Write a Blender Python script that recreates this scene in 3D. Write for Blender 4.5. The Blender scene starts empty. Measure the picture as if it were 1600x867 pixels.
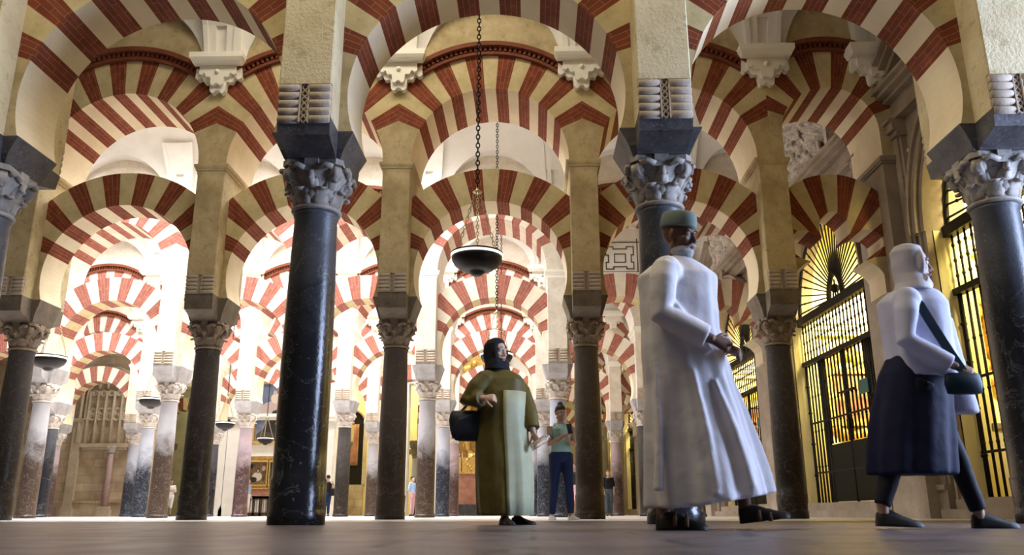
import bpy, math, random
from mathutils import Vector, Matrix, noise
SC = bpy.context.scene
COL = SC.collection
PI = math.pi
random.seed(7)
sin, cos, sqrt = math.sin, math.cos, math.sqrt
def R(a): return math.radians(a)

# ------------------------------------------------------------------ materials
MATS = {}
def nodes(name):
    m = bpy.data.materials.new(name); m.use_nodes = True
    nt = m.node_tree; b = nt.nodes['Principled BSDF']
    MATS[name] = m
    return m, nt, b
def N(nt, t, **kw):
    n = nt.nodes.new(t)
    for k, v in kw.items():
        if k in n.inputs: n.inputs[k].default_value = v
        else: setattr(n, k, v)
    return n
def ramp(nt, fac, stops):
    r = nt.nodes.new('ShaderNodeValToRGB')
    e = r.color_ramp.elements
    while len(e) < len(stops): e.new(0.5)
    for i, (p, c) in enumerate(stops):
        e[i].position = p; e[i].color = (c[0], c[1], c[2], 1)
    nt.links.new(fac, r.inputs[0]); return r.outputs[0]
def stone(name, c1, c2, scale=3, rough=.85, bump=.25, bscale=30, spots=None, coord='Object', spec=.3):
    m, nt, b = nodes(name)
    tc = N(nt, 'ShaderNodeTexCoord')
    n1 = N(nt, 'ShaderNodeTexNoise', Scale=scale, Detail=7.0, Roughness=.62)
    nt.links.new(tc.outputs[coord], n1.inputs['Vector'])
    col = ramp(nt, n1.outputs[0], [(.32, c1), (.68, c2)])
    if spots:
        n3 = N(nt, 'ShaderNodeTexNoise', Scale=scale*5, Detail=4.0, Roughness=.7)
        nt.links.new(tc.outputs[coord], n3.inputs['Vector'])
        f = ramp(nt, n3.outputs[0], [(.56, (0, 0, 0)), (.66, (1, 1, 1))])
        mx = N(nt, 'ShaderNodeMixRGB'); mx.inputs[2].default_value = (*spots, 1)
        sc_ = N(nt, 'ShaderNodeMath', operation='MULTIPLY'); sc_.inputs[1].default_value = .55
        nt.links.new(f, sc_.inputs[0]); nt.links.new(sc_.outputs[0], mx.inputs[0]); nt.links.new(col, mx.inputs[1])
        col = mx.outputs[0]
    nt.links.new(col, b.inputs['Base Color'])
    b.inputs['Roughness'].default_value = rough
    b.inputs['Specular IOR Level'].default_value = spec
    n2 = N(nt, 'ShaderNodeTexNoise', Scale=bscale, Detail=5.0, Roughness=.7)
    nt.links.new(tc.outputs[coord], n2.inputs['Vector'])
    bp = N(nt, 'ShaderNodeBump', Strength=bump, Distance=.02)
    nt.links.new(n2.outputs[0], bp.inputs['Height']); nt.links.new(bp.outputs[0], b.inputs['Normal'])
    return m
def plain(name, c, rough=.6, metal=0, emit=None, es=0, spec=.5):
    m, nt, b = nodes(name)
    b.inputs['Base Color'].default_value = (*c, 1); b.inputs['Roughness'].default_value = rough
    b.inputs['Metallic'].default_value = metal; b.inputs['Specular IOR Level'].default_value = spec
    if emit:
        b.inputs['Emission Color'].default_value = (*emit, 1); b.inputs['Emission Strength'].default_value = es
    return m
def brickred(name, c1, c2, mortar):
    m, nt, b = nodes(name)
    uv = N(nt, 'ShaderNodeUVMap'); uv.uv_map = 'UVMap'
    br = N(nt, 'ShaderNodeTexBrick'); br.offset = .5
    br.inputs['Scale'].default_value = 1; br.inputs['Mortar Size'].default_value = .0016
    br.inputs['Mortar Smooth'].default_value = .4
    br.inputs['Brick Width'].default_value = .3; br.inputs['Row Height'].default_value = .062
    br.inputs['Color1'].default_value = (*c1, 1); br.inputs['Color2'].default_value = (*c2, 1)
    br.inputs['Mortar'].default_value = (*mortar, 1)
    nt.links.new(uv.outputs[0], br.inputs['Vector'])
    tc = N(nt, 'ShaderNodeTexCoord')
    n1 = N(nt, 'ShaderNodeTexNoise', Scale=6.0, Detail=6.0)
    nt.links.new(tc.outputs['Object'], n1.inputs['Vector'])
    mx = N(nt, 'ShaderNodeMixRGB', blend_type='MULTIPLY'); mx.inputs[0].default_value = .8
    nt.links.new(br.outputs[0], mx.inputs[1])
    nt.links.new(ramp(nt, n1.outputs[0], [(.3, (.72, .66, .64)), (.7, (1.15, 1.12, 1.1))]), mx.inputs[2])
    # mortar is worn away in patches
    n2 = N(nt, 'ShaderNodeTexNoise', Scale=2.5, Detail=3.0)
    nt.links.new(tc.outputs['Object'], n2.inputs['Vector'])
    nt.links.new(mx.outputs[0], b.inputs['Base Color'])
    b.inputs['Roughness'].default_value = .85; b.inputs['Specular IOR Level'].default_value = .25
    return m
def marble(name, top, bot, vein, rough=.16, zc=1.5, zw=.5, vs=3.0, va=.7, spec=.5):
    """polished shaft: paler and drier above, dark and rubbed smooth where hands reach"""
    m, nt, b = nodes(name)
    tc = N(nt, 'ShaderNodeTexCoord')
    sep = N(nt, 'ShaderNodeSeparateXYZ'); nt.links.new(tc.outputs['Object'], sep.inputs[0])
    n0 = N(nt, 'ShaderNodeTexNoise', Scale=2.2, Detail=8.0, Roughness=.7, Distortion=.8)
    oi = N(nt, 'ShaderNodeObjectInfo')
    ad0 = N(nt, 'ShaderNodeVectorMath', operation='MULTIPLY_ADD')
    cm = N(nt, 'ShaderNodeCombineXYZ')
    for i in range(3): nt.links.new(oi.outputs['Random'], cm.inputs[i])
    ad0.inputs[1].default_value = (37, 51, 19)
    nt.links.new(cm.outputs[0], ad0.inputs[0]); nt.links.new(tc.outputs['Object'], ad0.inputs[2])
    V = ad0.outputs[0]
    nt.links.new(V, n0.inputs['Vector'])
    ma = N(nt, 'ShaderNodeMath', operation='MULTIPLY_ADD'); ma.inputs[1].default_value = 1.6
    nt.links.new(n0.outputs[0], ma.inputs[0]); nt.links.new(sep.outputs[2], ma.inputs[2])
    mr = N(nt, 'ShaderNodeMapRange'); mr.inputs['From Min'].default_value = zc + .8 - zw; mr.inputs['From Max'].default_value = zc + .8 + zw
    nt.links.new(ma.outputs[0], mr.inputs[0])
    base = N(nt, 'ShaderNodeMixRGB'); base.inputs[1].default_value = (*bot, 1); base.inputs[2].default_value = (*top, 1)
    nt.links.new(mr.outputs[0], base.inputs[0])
    b.inputs['Specular IOR Level'].default_value = spec
    w = N(nt, 'ShaderNodeTexNoise', Scale=vs, Detail=10.0, Roughness=.6, Distortion=1.6)
    nt.links.new(V, w.inputs['Vector'])
    vf = ramp(nt, w.outputs[0], [(.4925, (0, 0, 0)), (.5, (1, 1, 1)), (.5075, (0, 0, 0))])
    vm = N(nt, 'ShaderNodeMath', operation='MULTIPLY'); vm.inputs[1].default_value = va
    nt.links.new(vf, vm.inputs[0])
    mx = N(nt, 'ShaderNodeMixRGB'); mx.inputs[2].default_value = (*vein, 1)
    nt.links.new(vm.outputs[0], mx.inputs[0]); nt.links.new(base.outputs[0], mx.inputs[1])
    sp = N(nt, 'ShaderNodeTexNoise', Scale=28.0, Detail=3.0, Roughness=.6)
    nt.links.new(V, sp.inputs['Vector'])
    sf = ramp(nt, sp.outputs[0], [(.66, (0, 0, 0)), (.72, (1, 1, 1))])
    sm = N(nt, 'ShaderNodeMath', operation='MULTIPLY'); sm.inputs[1].default_value = .35
    nt.links.new(sf, sm.inputs[0])
    mx2 = N(nt, 'ShaderNodeMixRGB'); mx2.inputs[2].default_value = (*vein, 1)
    nt.links.new(sm.outputs[0], mx2.inputs[0]); nt.links.new(mx.outputs[0], mx2.inputs[1])
    nt.links.new(mx2.outputs[0], b.inputs['Base Color'])
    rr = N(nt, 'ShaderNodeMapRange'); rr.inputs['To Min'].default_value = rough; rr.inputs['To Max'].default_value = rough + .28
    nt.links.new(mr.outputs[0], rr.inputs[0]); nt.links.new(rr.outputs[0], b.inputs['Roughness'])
    bp = N(nt, 'ShaderNodeBump', Strength=.25, Distance=.01)
    nt.links.new(sp.outputs[0], bp.inputs['Height']); nt.links.new(bp.outputs[0], b.inputs['Normal'])
    return m

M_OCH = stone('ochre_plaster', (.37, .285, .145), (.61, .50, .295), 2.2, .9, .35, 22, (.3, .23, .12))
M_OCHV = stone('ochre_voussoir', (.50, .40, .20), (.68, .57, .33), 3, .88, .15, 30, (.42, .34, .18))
M_SOFF = stone('bounce_lit_soffit', (.68, .56, .37), (.78, .67, .46), 2, .9, .12, 26)  # undersides coloured brighter than the faces, for light bounced off the floor
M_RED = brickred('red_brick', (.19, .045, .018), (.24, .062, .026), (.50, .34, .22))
M_PAL = stone('overexposed_plaster', (.62, .55, .44), (.80, .74, .64), 2.4, .9, .4, 34, (.52, .44, .32))  # far arcades: overexposure by strong light put into a paler plaster colour
M_PALV = stone('overexposed_voussoir', (.68, .60, .46), (.82, .76, .64), 3, .9, .15, 30)  # far voussoirs, likewise lightened in colour for the overexposed naves
M_RED2 = brickred('overexposed_red_brick', (.33, .115, .08), (.39, .15, .105), (.62, .48, .42))  # same red brick, its overexposed pinkness put into the colour
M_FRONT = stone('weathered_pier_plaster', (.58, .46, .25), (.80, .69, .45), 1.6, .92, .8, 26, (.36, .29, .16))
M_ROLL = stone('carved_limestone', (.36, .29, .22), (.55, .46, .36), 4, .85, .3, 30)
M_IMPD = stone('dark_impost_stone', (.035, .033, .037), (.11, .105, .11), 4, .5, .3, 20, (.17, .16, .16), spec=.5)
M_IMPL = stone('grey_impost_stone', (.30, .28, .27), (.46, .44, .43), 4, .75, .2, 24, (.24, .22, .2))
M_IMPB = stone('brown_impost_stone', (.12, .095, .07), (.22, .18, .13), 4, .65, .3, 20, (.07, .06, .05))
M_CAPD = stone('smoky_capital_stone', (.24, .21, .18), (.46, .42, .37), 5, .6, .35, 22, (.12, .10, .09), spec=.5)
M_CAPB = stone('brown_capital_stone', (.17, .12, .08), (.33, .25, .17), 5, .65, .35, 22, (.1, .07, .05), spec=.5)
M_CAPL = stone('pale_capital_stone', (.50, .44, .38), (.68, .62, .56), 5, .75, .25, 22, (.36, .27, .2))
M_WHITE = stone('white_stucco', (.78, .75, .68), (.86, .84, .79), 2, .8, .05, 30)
M_CREAM = stone('cream_stucco', (.86, .82, .70), (.90, .87, .78), 3, .7, .08, 30)
M_CORN = stone('rust_cornice_paint', (.15, .038, .014), (.21, .058, .024), 6, .7, .2, 40)
M_WALLB = stone('beige_marble_wall', (.25, .195, .14), (.40, .33, .25), 1.5, .7, .2, 20, (.26, .2, .15))
M_WALLS = stone('buff_ashlar', (.44, .35, .24), (.66, .56, .42), 1.2, .9, .4, 18, (.36, .27, .17))
M_RELIEF = stone('carved_relief_stone', (.42, .36, .30), (.74, .68, .60), 9, .7, .6, 26, (.22, .18, .15))
M_YEL = stone('yellow_chapel_plaster', (.84, .74, .36), (.90, .82, .48), 1.5, .8, .1, 20)
M_IRON = plain('black_wrought_iron', (.016, .014, .010), .55, 0, spec=.15)
M_IRONG = plain('dark_green_iron', (.014, .014, .008), .6, 0, spec=.08)
M_GOLD = stone('carved_gilding', (.42, .24, .05), (.85, .60, .20), 14, .35, .8, 22, (.14, .07, .02)); M_GOLD.node_tree.nodes['Principled BSDF'].inputs['Metallic'].default_value = .6
M_WOODD = stone('dark_walnut', (.035, .02, .012), (.08, .045, .025), 6, .5, .1, 30)
M_BRONZE = plain('dark_bronze', (.014, .010, .008), .42, 0, spec=.3)
M_BRASS = plain('pale_brass', (.62, .55, .36), .35, .8)
M_GLASSW = plain('milky_glass', (.9, .9, .86), .3, emit=(1, .97, .9), es=1.2)
M_FRET = plain('dark_inlay', (.10, .085, .07), .6)
M_TEAL = plain('teal_plaque', (.02, .10, .09), .5)

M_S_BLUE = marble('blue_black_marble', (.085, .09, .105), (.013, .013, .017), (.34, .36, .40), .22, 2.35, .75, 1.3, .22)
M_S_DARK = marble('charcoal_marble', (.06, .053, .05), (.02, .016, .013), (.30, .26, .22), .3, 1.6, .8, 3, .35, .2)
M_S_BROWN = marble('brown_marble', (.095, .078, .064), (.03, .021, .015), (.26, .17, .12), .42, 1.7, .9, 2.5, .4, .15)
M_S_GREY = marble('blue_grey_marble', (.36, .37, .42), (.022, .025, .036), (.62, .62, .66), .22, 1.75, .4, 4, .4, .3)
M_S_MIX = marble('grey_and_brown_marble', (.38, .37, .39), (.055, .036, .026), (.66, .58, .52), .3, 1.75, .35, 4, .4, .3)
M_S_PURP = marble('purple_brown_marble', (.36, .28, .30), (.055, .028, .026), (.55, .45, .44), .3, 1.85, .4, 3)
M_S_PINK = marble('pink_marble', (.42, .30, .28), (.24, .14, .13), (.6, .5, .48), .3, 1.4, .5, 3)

def mfloor():
    m, nt, b = nodes('worn_paving_stone')
    tc = N(nt, 'ShaderNodeTexCoord')
    br = N(nt, 'ShaderNodeTexBrick'); br.offset = .5
    br.inputs['Scale'].default_value = 1; br.inputs['Mortar Size'].default_value = .014
    br.inputs['Brick Width'].default_value = .9; br.inputs['Row Height'].default_value = .6
    br.inputs['Color1'].default_value = (.085, .072, .078, 1); br.inputs['Color2'].default_value = (.125, .105, .112, 1)
    br.inputs['Mortar'].default_value = (.03, .026, .028, 1)
    nt.links.new(tc.outputs['Object'], br.inputs['Vector'])
    n1 = N(nt, 'ShaderNodeTexNoise', Scale=4.0, Detail=6.0)
    nt.links.new(tc.outputs['Object'], n1.inputs['Vector'])
    mx = N(nt, 'ShaderNodeMixRGB', blend_type='MULTIPLY'); mx.inputs[0].default_value = 1
    nt.links.new(br.outputs[0], mx.inputs[1]); nt.links.new(ramp(nt, n1.outputs[0], [(.3, (.6, .57, .55)), (.7, (1.25, 1.2, 1.2))]), mx.inputs[2])
    nt.links.new(mx.outputs[0], b.inputs['Base Color'])
    nt.links.new(ramp(nt, n1.outputs[0], [(.3, (.30,)*3), (.7, (.5,)*3)]), b.inputs['Roughness'])
    bp = N(nt, 'ShaderNodeBump', Strength=.3, Distance=.01)
    nt.links.new(n1.outputs[0], bp.inputs['Height']); nt.links.new(bp.outputs[0], b.inputs['Normal'])
    return m
M_FLOOR = mfloor()
M_FLOORP = stone('pale_polished_marble', (.52, .49, .47), (.70, .67, .66), 1.2, .3, .04, 12, spec=.5)

# ------------------------------------------------------------------ mesh builder
class MB:
    def __init__(s): s.v = []; s.f = []; s.mi = []; s.uv = []; s.ms = []; s.sm = []
    def mat(s, m):
        if m not in s.ms: s.ms.append(m)
        return s.ms.index(m)
    def face(s, pts, m=None, uv=None, smooth=False):
        i = len(s.v); s.v += [tuple(p) for p in pts]
        s.f.append(list(range(i, i+len(pts)))); s.mi.append(s.mat(m) if m else 0)
        s.uv.append(uv or [(0, 0)]*len(pts)); s.sm.append(smooth)
    def mesh(s, V, F, m=None, smooth=False):
        i = len(s.v); s.v += [tuple(p) for p in V]; k = s.mat(m) if m else 0
        for f in F:
            s.f.append([i+a for a in f]); s.mi.append(k); s.uv.append([(0, 0)]*len(f)); s.sm.append(smooth)
    def box(s, x0, x1, y0, y1, z0, z1, m=None, T=None, bev=0):
        P = [(x0, y0, z0), (x1, y0, z0), (x1, y1, z0), (x0, y1, z0), (x0, y0, z1), (x1, y0, z1), (x1, y1, z1), (x0, y1, z1)]
        if T: P = [T(*p) for p in P]
        s.mesh(P, [(0, 3, 2, 1), (4, 5, 6, 7), (0, 1, 5, 4), (1, 2, 6, 5), (2, 3, 7, 6), (3, 0, 4, 7)], m)
    def lathe(s, prof, n=32, m=None, c=(0, 0, 0), smooth=True, T=None, caps=True, sx=1, sy=1):
        V = []; F = []
        for (r, z) in prof:
            for k in range(n):
                a = 2*PI*k/n; V.append((c[0]+r*cos(a)*sx, c[1]+r*sin(a)*sy, c[2]+z))
        for j in range(len(prof)-1):
            for k in range(n):
                a = j*n+k; b = j*n+(k+1) % n; F.append((a, b, b+n, a+n))
        if caps:
            F.append(tuple(range(n))[::-1]); F.append(tuple((len(prof)-1)*n+k for k in range(n)))
        if T: V = [T(*p) for p in V]
        s.mesh(V, F, m, smooth)
    def rings(s, RS, m=None, smooth=True, caps=True):
        n = len(RS[0]); V = [p for r in RS for p in r]; F = []
        for j in range(len(RS)-1):
            for k in range(n):
                a = j*n+k; b = j*n+(k+1) % n; F.append((a, b, b+n, a+n))
        if caps:
            F.append(tuple(range(n))[::-1]); F.append(tuple((len(RS)-1)*n+k for k in range(n)))
        s.mesh(V, F, m, smooth)
    def tube(s, pts, r, n=8, m=None, smooth=True):
        pts = [Vector(p) for p in pts]; RS = []
        rr = r if isinstance(r, (list, tuple)) else [r]*len(pts)
        a = None
        for i, p in enumerate(pts):
            d = (pts[min(i+1, len(pts)-1)]-pts[max(i-1, 0)]).normalized()
            if a is None:
                u = Vector((0, 0, 1)) if abs(d.z) < .9 else Vector((1, 0, 0)); a = d.cross(u).normalized()
            else:
                a = (a-d*a.dot(d)).normalized()
            b = d.cross(a)
            RS.append([tuple(p+(a*cos(2*PI*k/n)+b*sin(2*PI*k/n))*rr[i]) for k in range(n)])
        s.rings(RS, m, smooth)
    def prism(s, poly, y0, y1, m=None, T=None, ax='y'):
        n = len(poly)
        if ax == 'y': V = [(p[0], y0, p[1]) for p in poly]+[(p[0], y1, p[1]) for p in poly]
        elif ax == 'z': V = [(p[0], p[1], y0) for p in poly]+[(p[0], p[1], y1) for p in poly]
        else: V = [(y0, p[0], p[1]) for p in poly]+[(y1, p[0], p[1]) for p in poly]
        if T: V = [T(*p) for p in V]
        F = [tuple(range(n)), tuple(range(2*n-1, n-1, -1))]+[(i, n+i, n+(i+1) % n, (i+1) % n) for i in range(n)]
        s.mesh(V, F, m)
    def sphere(s, c, r, m=None, nu=12, nv=8, sc=(1, 1, 1)):
        prof = []
        V = [(c[0], c[1], c[2]-r*sc[2])]; F = []
        for j in range(1, nv):
            t = -PI/2+PI*j/nv
            for k in range(nu):
                a = 2*PI*k/nu; V.append((c[0]+r*sc[0]*cos(t)*cos(a), c[1]+r*sc[1]*cos(t)*sin(a), c[2]+r*sc[2]*sin(t)))
        V.append((c[0], c[1], c[2]+r*sc[2]))
        for k in range(nu): F.append((0, 1+(k+1) % nu, 1+k))
        for j in range(nv-2):
            for k in range(nu):
                a = 1+j*nu+k; b = 1+j*nu+(k+1) % nu; F.append((a, b, b+nu, a+nu))
        L = len(V)-1; o = 1+(nv-2)*nu
        for k in range(nu): F.append((o+k, o+(k+1) % nu, L))
        s.mesh(V, F, m, True)
    def data(s, name, fix=True):
        me = bpy.data.meshes.new(name); me.from_pydata(s.v, [], s.f)
        for m in s.ms: me.materials.append(m)
        me.polygons.foreach_set('material_index', s.mi)
        me.polygons.foreach_set('use_smooth', s.sm)
        uvl = me.uv_layers.new(name='UVMap')
        flat = [c for f in s.uv for p in f for c in p]
        uvl.data.foreach_set('uv', flat)
        if fix:
            import bmesh
            bm = bmesh.new(); bm.from_mesh(me)
            bmesh.ops.remove_doubles(bm, verts=bm.verts, dist=1e-5)
            bmesh.ops.recalc_face_normals(bm, faces=bm.faces)
            bm.to_mesh(me); bm.free()
        me.update(); return me
    def obj(s, name, m=None, parent=None, fix=True, loc=None):
        if m is not None and not s.ms: s.ms = [m]
        o = bpy.data.objects.new(name, s.data(name, fix)); COL.objects.link(o)
        if parent: o.parent = parent
        if loc: o.location = loc
        return o
def smooth_by_angle(o, a=35):
    me = o.data
    me.polygons.foreach_set('use_smooth', [True]*len(me.polygons))
    try: me.set_sharp_from_angle(angle=R(a))
    except Exception: pass
def bevel(o, w=.01, seg=2, ang=40):
    b = o.modifiers.new('bevel', 'BEVEL'); b.width = w; b.segments = seg; b.limit_method = 'ANGLE'; b.angle_limit = R(ang)
    return o
def inst(name, me, parent=None, loc=(0, 0, 0), rot=(0, 0, 0)):
    o = bpy.data.objects.new(name, me); COL.objects.link(o); o.parent = parent
    o.location = loc; o.rotation_euler = rot; return o
def tag(o, label=None, cat=None, group=None, kind=None):
    if label: o['label'] = label
    if cat: o['category'] = cat
    if group: o['group'] = group
    if kind: o['kind'] = kind
    return o
def empty(name, loc, rz=0):
    o = bpy.data.objects.new(name, None); COL.objects.link(o); o.location = loc; o.rotation_euler = (0, 0, rz); o.empty_display_size = .2
    return o
def copy_tree(o, parent=None):
    c = o.copy(); COL.objects.link(c)
    if parent: c.parent = parent
    for ch in list(o.children): copy_tree(ch, c)
    return c

# ------------------------------------------------------------------ camera
f_, pit, yaw, roll, camh = 1290., .2785, -.0241, -.0021, .0885
cyw, syw, cp, sp_ = cos(yaw), sin(yaw), cos(pit), sin(pit)
r0 = Vector((cyw, -syw, 0)); yv = Vector((syw, cyw, 0)); zv = Vector((0, 0, 1))
fw = yv*cp+zv*sp_; up0 = -yv*sp_+zv*cp
rt = r0*cos(roll)+up0*sin(roll); upv = -r0*sin(roll)+up0*cos(roll)
cam = bpy.data.objects.new('camera', bpy.data.cameras.new('camera')); COL.objects.link(cam)
cam.matrix_world = Matrix(((rt.x, upv.x, -fw.x, 0), (rt.y, upv.y, -fw.y, 0), (rt.z, upv.z, -fw.z, camh), (0, 0, 0, 1)))
cam.data.sensor_width = 36; cam.data.lens = f_/1600*36
cam.data.dof.use_dof = True; cam.data.dof.focus_distance = 13; cam.data.dof.aperture_fstop = 2.8
cam.data.clip_start = .02
SC.camera = cam

# ------------------------------------------------------------------ the grid of the hall
S = 3.26
ROWY = {1: 7.32, 2: 13.94, 3: 20.66, 4: 27.30, 5: 33.83, 6: 40.4, 7: 47.0, 8: 53.6}
SHEAR = -.0425
def X0(y): return .927+SHEAR*(y-13.94)
def XW(y): return 6.4+SHEAR*(y-13.94)
ORD = {1: 'first', 2: 'second', 3: 'third', 4: 'fourth', 5: 'fifth', 6: 'sixth', 7: 'seventh'}
RI, CL = 1.32, 4.065          # lower arch: intrados radius, centre height
RO, CO = 2.06, 3.94          # extrados
ZI = 3.66                    # top of the impost wings
PW = .24                     # half width of the pier
T1, T2 = .33, .66            # half thickness of lower arch, of pier and upper arch
ZM = 6.0                     # pier top
RU, CU = 1.38, 6.03          # upper intrados
RC = 2.06                    # cornice radius
ZTOP = 10.45

def arch_mesh(cz, rin, outer, cuts, y0, y1, mats):
    """ring of wedges between intrados rin(t) and outer(t) (points (x,z)), cuts=[(t, material key of wedge starting here)]"""
    mb = MB()
    for i in range(len(cuts)-1):
        t0, key = cuts[i]; t1 = cuts[i+1][0]
        n = max(1, int(abs(t1-t0)/R(3.5)+.5))
        for k in range(n):
            a = t0+(t1-t0)*k/n; b = t0+(t1-t0)*(k+1)/n
            ia, ib = rin(a), rin(b); oa, ob = outer(a), outer(b)
            face_m, soff_m = mats[key]
            def P(p, y): return (p[0], y, p[1])
            ra = sqrt(ia[0]**2+(ia[1]-cz)**2); la = sqrt(oa[0]**2+(oa[1]-cz)**2); lb = sqrt(ob[0]**2+(ob[1]-cz)**2)
            va, vb = (a-t0)*1.35, (b-t0)*1.35
            mb.face([P(ia, y0), P(ib, y0), P(ob, y0), P(oa, y0)], face_m, [(ra, va), (ra, vb), (lb, vb), (la, va)])
            mb.face([P(ia, y1), P(oa, y1), P(ob, y1), P(ib, y1)], face_m, [(ra, va), (la, va), (lb, vb), (ra, vb)])
            mb.face([P(ia, y0), P(ia, y1), P(ib, y1), P(ib, y0)], soff_m, [(y0, va), (y1, va), (y1, vb), (y0, vb)])
            mb.face([P(oa, y0), P(ob, y0), P(ob, y1), P(oa, y1)], face_m, [(y0, va), (y0, vb), (y1, vb), (y1, va)])
    for t in (cuts[0][0], cuts[-1][0]):
        i, o = rin(t), outer(t)
        mb.face([(i[0], y0, i[1]), (o[0], y0, o[1]), (o[0], y1, o[1]), (i[0], y1, i[1])], mats['c'][0])
    return mb
def stripes(pitch, hw, n, tmin, tmax, extra=()):
    """angles from the vertical, reds centred at +-(k+.5)*pitch"""
    ev = []
    reds = [(k+.5)*pitch for k in range(n)]; reds = sorted([-r for r in reds]+reds)
    for r in reds: ev.append((R(r-hw), 'r')); ev.append((R(r+hw), 'c'))
    first = [(tmin, 'p')]
    cuts = first+ev
    cuts[-1] = (ev[-1][0], 'p')
    for e in extra:
        for i in range(len(cuts)-1, -1, -1):
            if cuts[i][0] < e: cuts.insert(i+1, (e, cuts[i][1])); break
    cuts.append((tmax, 'p'))
    return cuts
STY = {
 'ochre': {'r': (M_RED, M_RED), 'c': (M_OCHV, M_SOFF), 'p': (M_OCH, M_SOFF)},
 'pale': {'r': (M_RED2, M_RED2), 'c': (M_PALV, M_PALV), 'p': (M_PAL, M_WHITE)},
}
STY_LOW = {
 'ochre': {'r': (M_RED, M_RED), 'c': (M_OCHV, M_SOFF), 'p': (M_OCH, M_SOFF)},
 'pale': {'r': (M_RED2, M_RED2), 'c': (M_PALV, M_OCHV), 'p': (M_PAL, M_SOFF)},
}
def hit(c, r, cz, t):          # distance along the ray from (0,c) at angle t to circle centre (0,cz)
    dz = cos(t); b = dz*(c-cz); return -b+sqrt(b*b-((c-cz)**2-r*r))
def lower_arch(style):
    half = S/2-PW
    tb = PI-math.acos((CL-ZI)/RI)
    def rin(t): return (RI*sin(t), CL+RI*cos(t))
    def outer(t):
        d = hit(CL, RO, CO, t)
        if abs(sin(t)) > 1e-6: d = min(d, half/abs(sin(t)))
        z = CL+d*cos(t); x = d*sin(t)
        if z < ZI: z = ZI; x = math.copysign(half, t)
        return (x, z)
    ec = math.atan2(half, (CO+sqrt(RO**2-half**2))-CL)
    el = PI-math.atan2(half, CL-ZI)
    cuts = stripes(19, 4.9, 4, -tb, tb, (ec, -ec, el, -el))
    return arch_mesh(CL, rin, outer, cuts, -T1, T1, STY_LOW[style])
def upper_arch(style):
    half = S/2; tb = R(90)
    def rin(t):
        return (RU*sin(t), CU+RU*cos(t)) if abs(t) < R(89.9) else (math.copysign(RU, t), ZM)
    zc = 7.85
    def outer(t):
        d = RC/1.0
        if abs(sin(t)) > 1e-6 and half/abs(sin(t)) < 3: pass
        tc = math.asin(1.3/RC)
        if abs(t) <= tc: return (RC*sin(t), CU+RC*cos(t))
        d = half/abs(sin(t)); z = CU+d*cos(t)
        if abs(t) >= R(89.9): return (math.copysign(half, t), ZM)
        zlim = CU+RC*cos(tc)
        if z > zlim: return ((zlim-CU)*math.tan(t), zlim)
        return (math.copysign(half, t), z)
    tc = math.asin(1.3/RC); zl = CU+RC*cos(tc); te = math.atan2(half, zl-CU)
    cuts = stripes(17.2, 4.5, 4, -tb, tb, (tc, -tc, te, -te))
    mb = arch_mesh(CU, rin, outer, cuts, -T2, T2, STY[style])
    # spandrel and lunette wall above the ring
    top = [(half, zl), (half, ZTOP), (-half, ZTOP), (-half, zl)]
    arc = [(RC*sin(t), CU+RC*cos(t)) for t in [(-tc+2*tc*k/16) for k in range(17)]]
    m = STY[style]['p'][0]
    # strips
    xs = [-half]+[p[0] for p in arc]+[half]; zs = [zl]+[p[1] for p in arc]+[zl]
    for i in range(len(xs)-1):
        for y, fl in ((-T2, 0), (T2, 1)):
            q = [(xs[i], y, zs[i]), (xs[i+1], y, zs[i+1]), (xs[i+1], y, ZTOP), (xs[i], y, ZTOP)]
            mb.face(q if not fl else q[::-1], m)
    mb.face([(-half, -T2, ZTOP), (half, -T2, ZTOP), (half, T2, ZTOP), (-half, T2, ZTOP)], m)
    for x in (-half, half): mb.face([(x, -T2, zl), (x, T2, zl), (x, T2, ZTOP), (x, -T2, ZTOP)], m)
    return mb
def cornice(rad=RC, cz=CU, xm=1.25, half_t=T2):
    mb = MB(); tc = math.asin(xm/rad); n = 30
    def arc_box(ra, rb, y0, y1, ta, tb_, k):
        for i in range(k):
            a = ta+(tb_-ta)*i/k; b = ta+(tb_-ta)*(i+1)/k
            P = [(ra*sin(a), cz+ra*cos(a)), (ra*sin(b), cz+ra*cos(b)), (rb*sin(b), cz+rb*cos(b)), (rb*sin(a), cz+rb*cos(a))]
            mb.prism(P, y0, y1)
    y = -half_t
    arc_box(rad-.02, rad+.04, y-.07, y, -tc, tc, n)
    arc_box(rad+.04, rad+.12, y-.02, y, -tc, tc, n)
    arc_box(rad+.12, rad+.20, y-.15, y, -tc, tc, n)
    nd = int(2*tc*rad/.085)
    for i in range(nd):
        a = -tc+2*tc*(i+.25)/nd; b = -tc+2*tc*(i+.8)/nd
        arc_box(rad+.045, rad+.12, y-.09, y-.02, a, b, 1)
    return mb
def pier_mb(style):
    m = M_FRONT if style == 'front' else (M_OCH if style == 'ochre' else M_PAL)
    mb = MB(); e = .012
    # shaft of the pier as a box with tiny chamfer on corners
    w, t = PW, T2; c = .012
    poly = [(-w+c, -t), (w-c, -t), (w, -t+c), (w, t-c), (w-c, t), (-w+c, t), (-w, t-c), (-w, -t+c)]
    mb.prism(poly, 3.99, ZM-.16, m, ax='z')
    # core behind the roll mouldings
    mb.prism([(-w, -t+.045), (w, -t+.045), (w, t-.045), (-w, t-.045)], ZI, 3.99, m, ax='z')
    return mb
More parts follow.
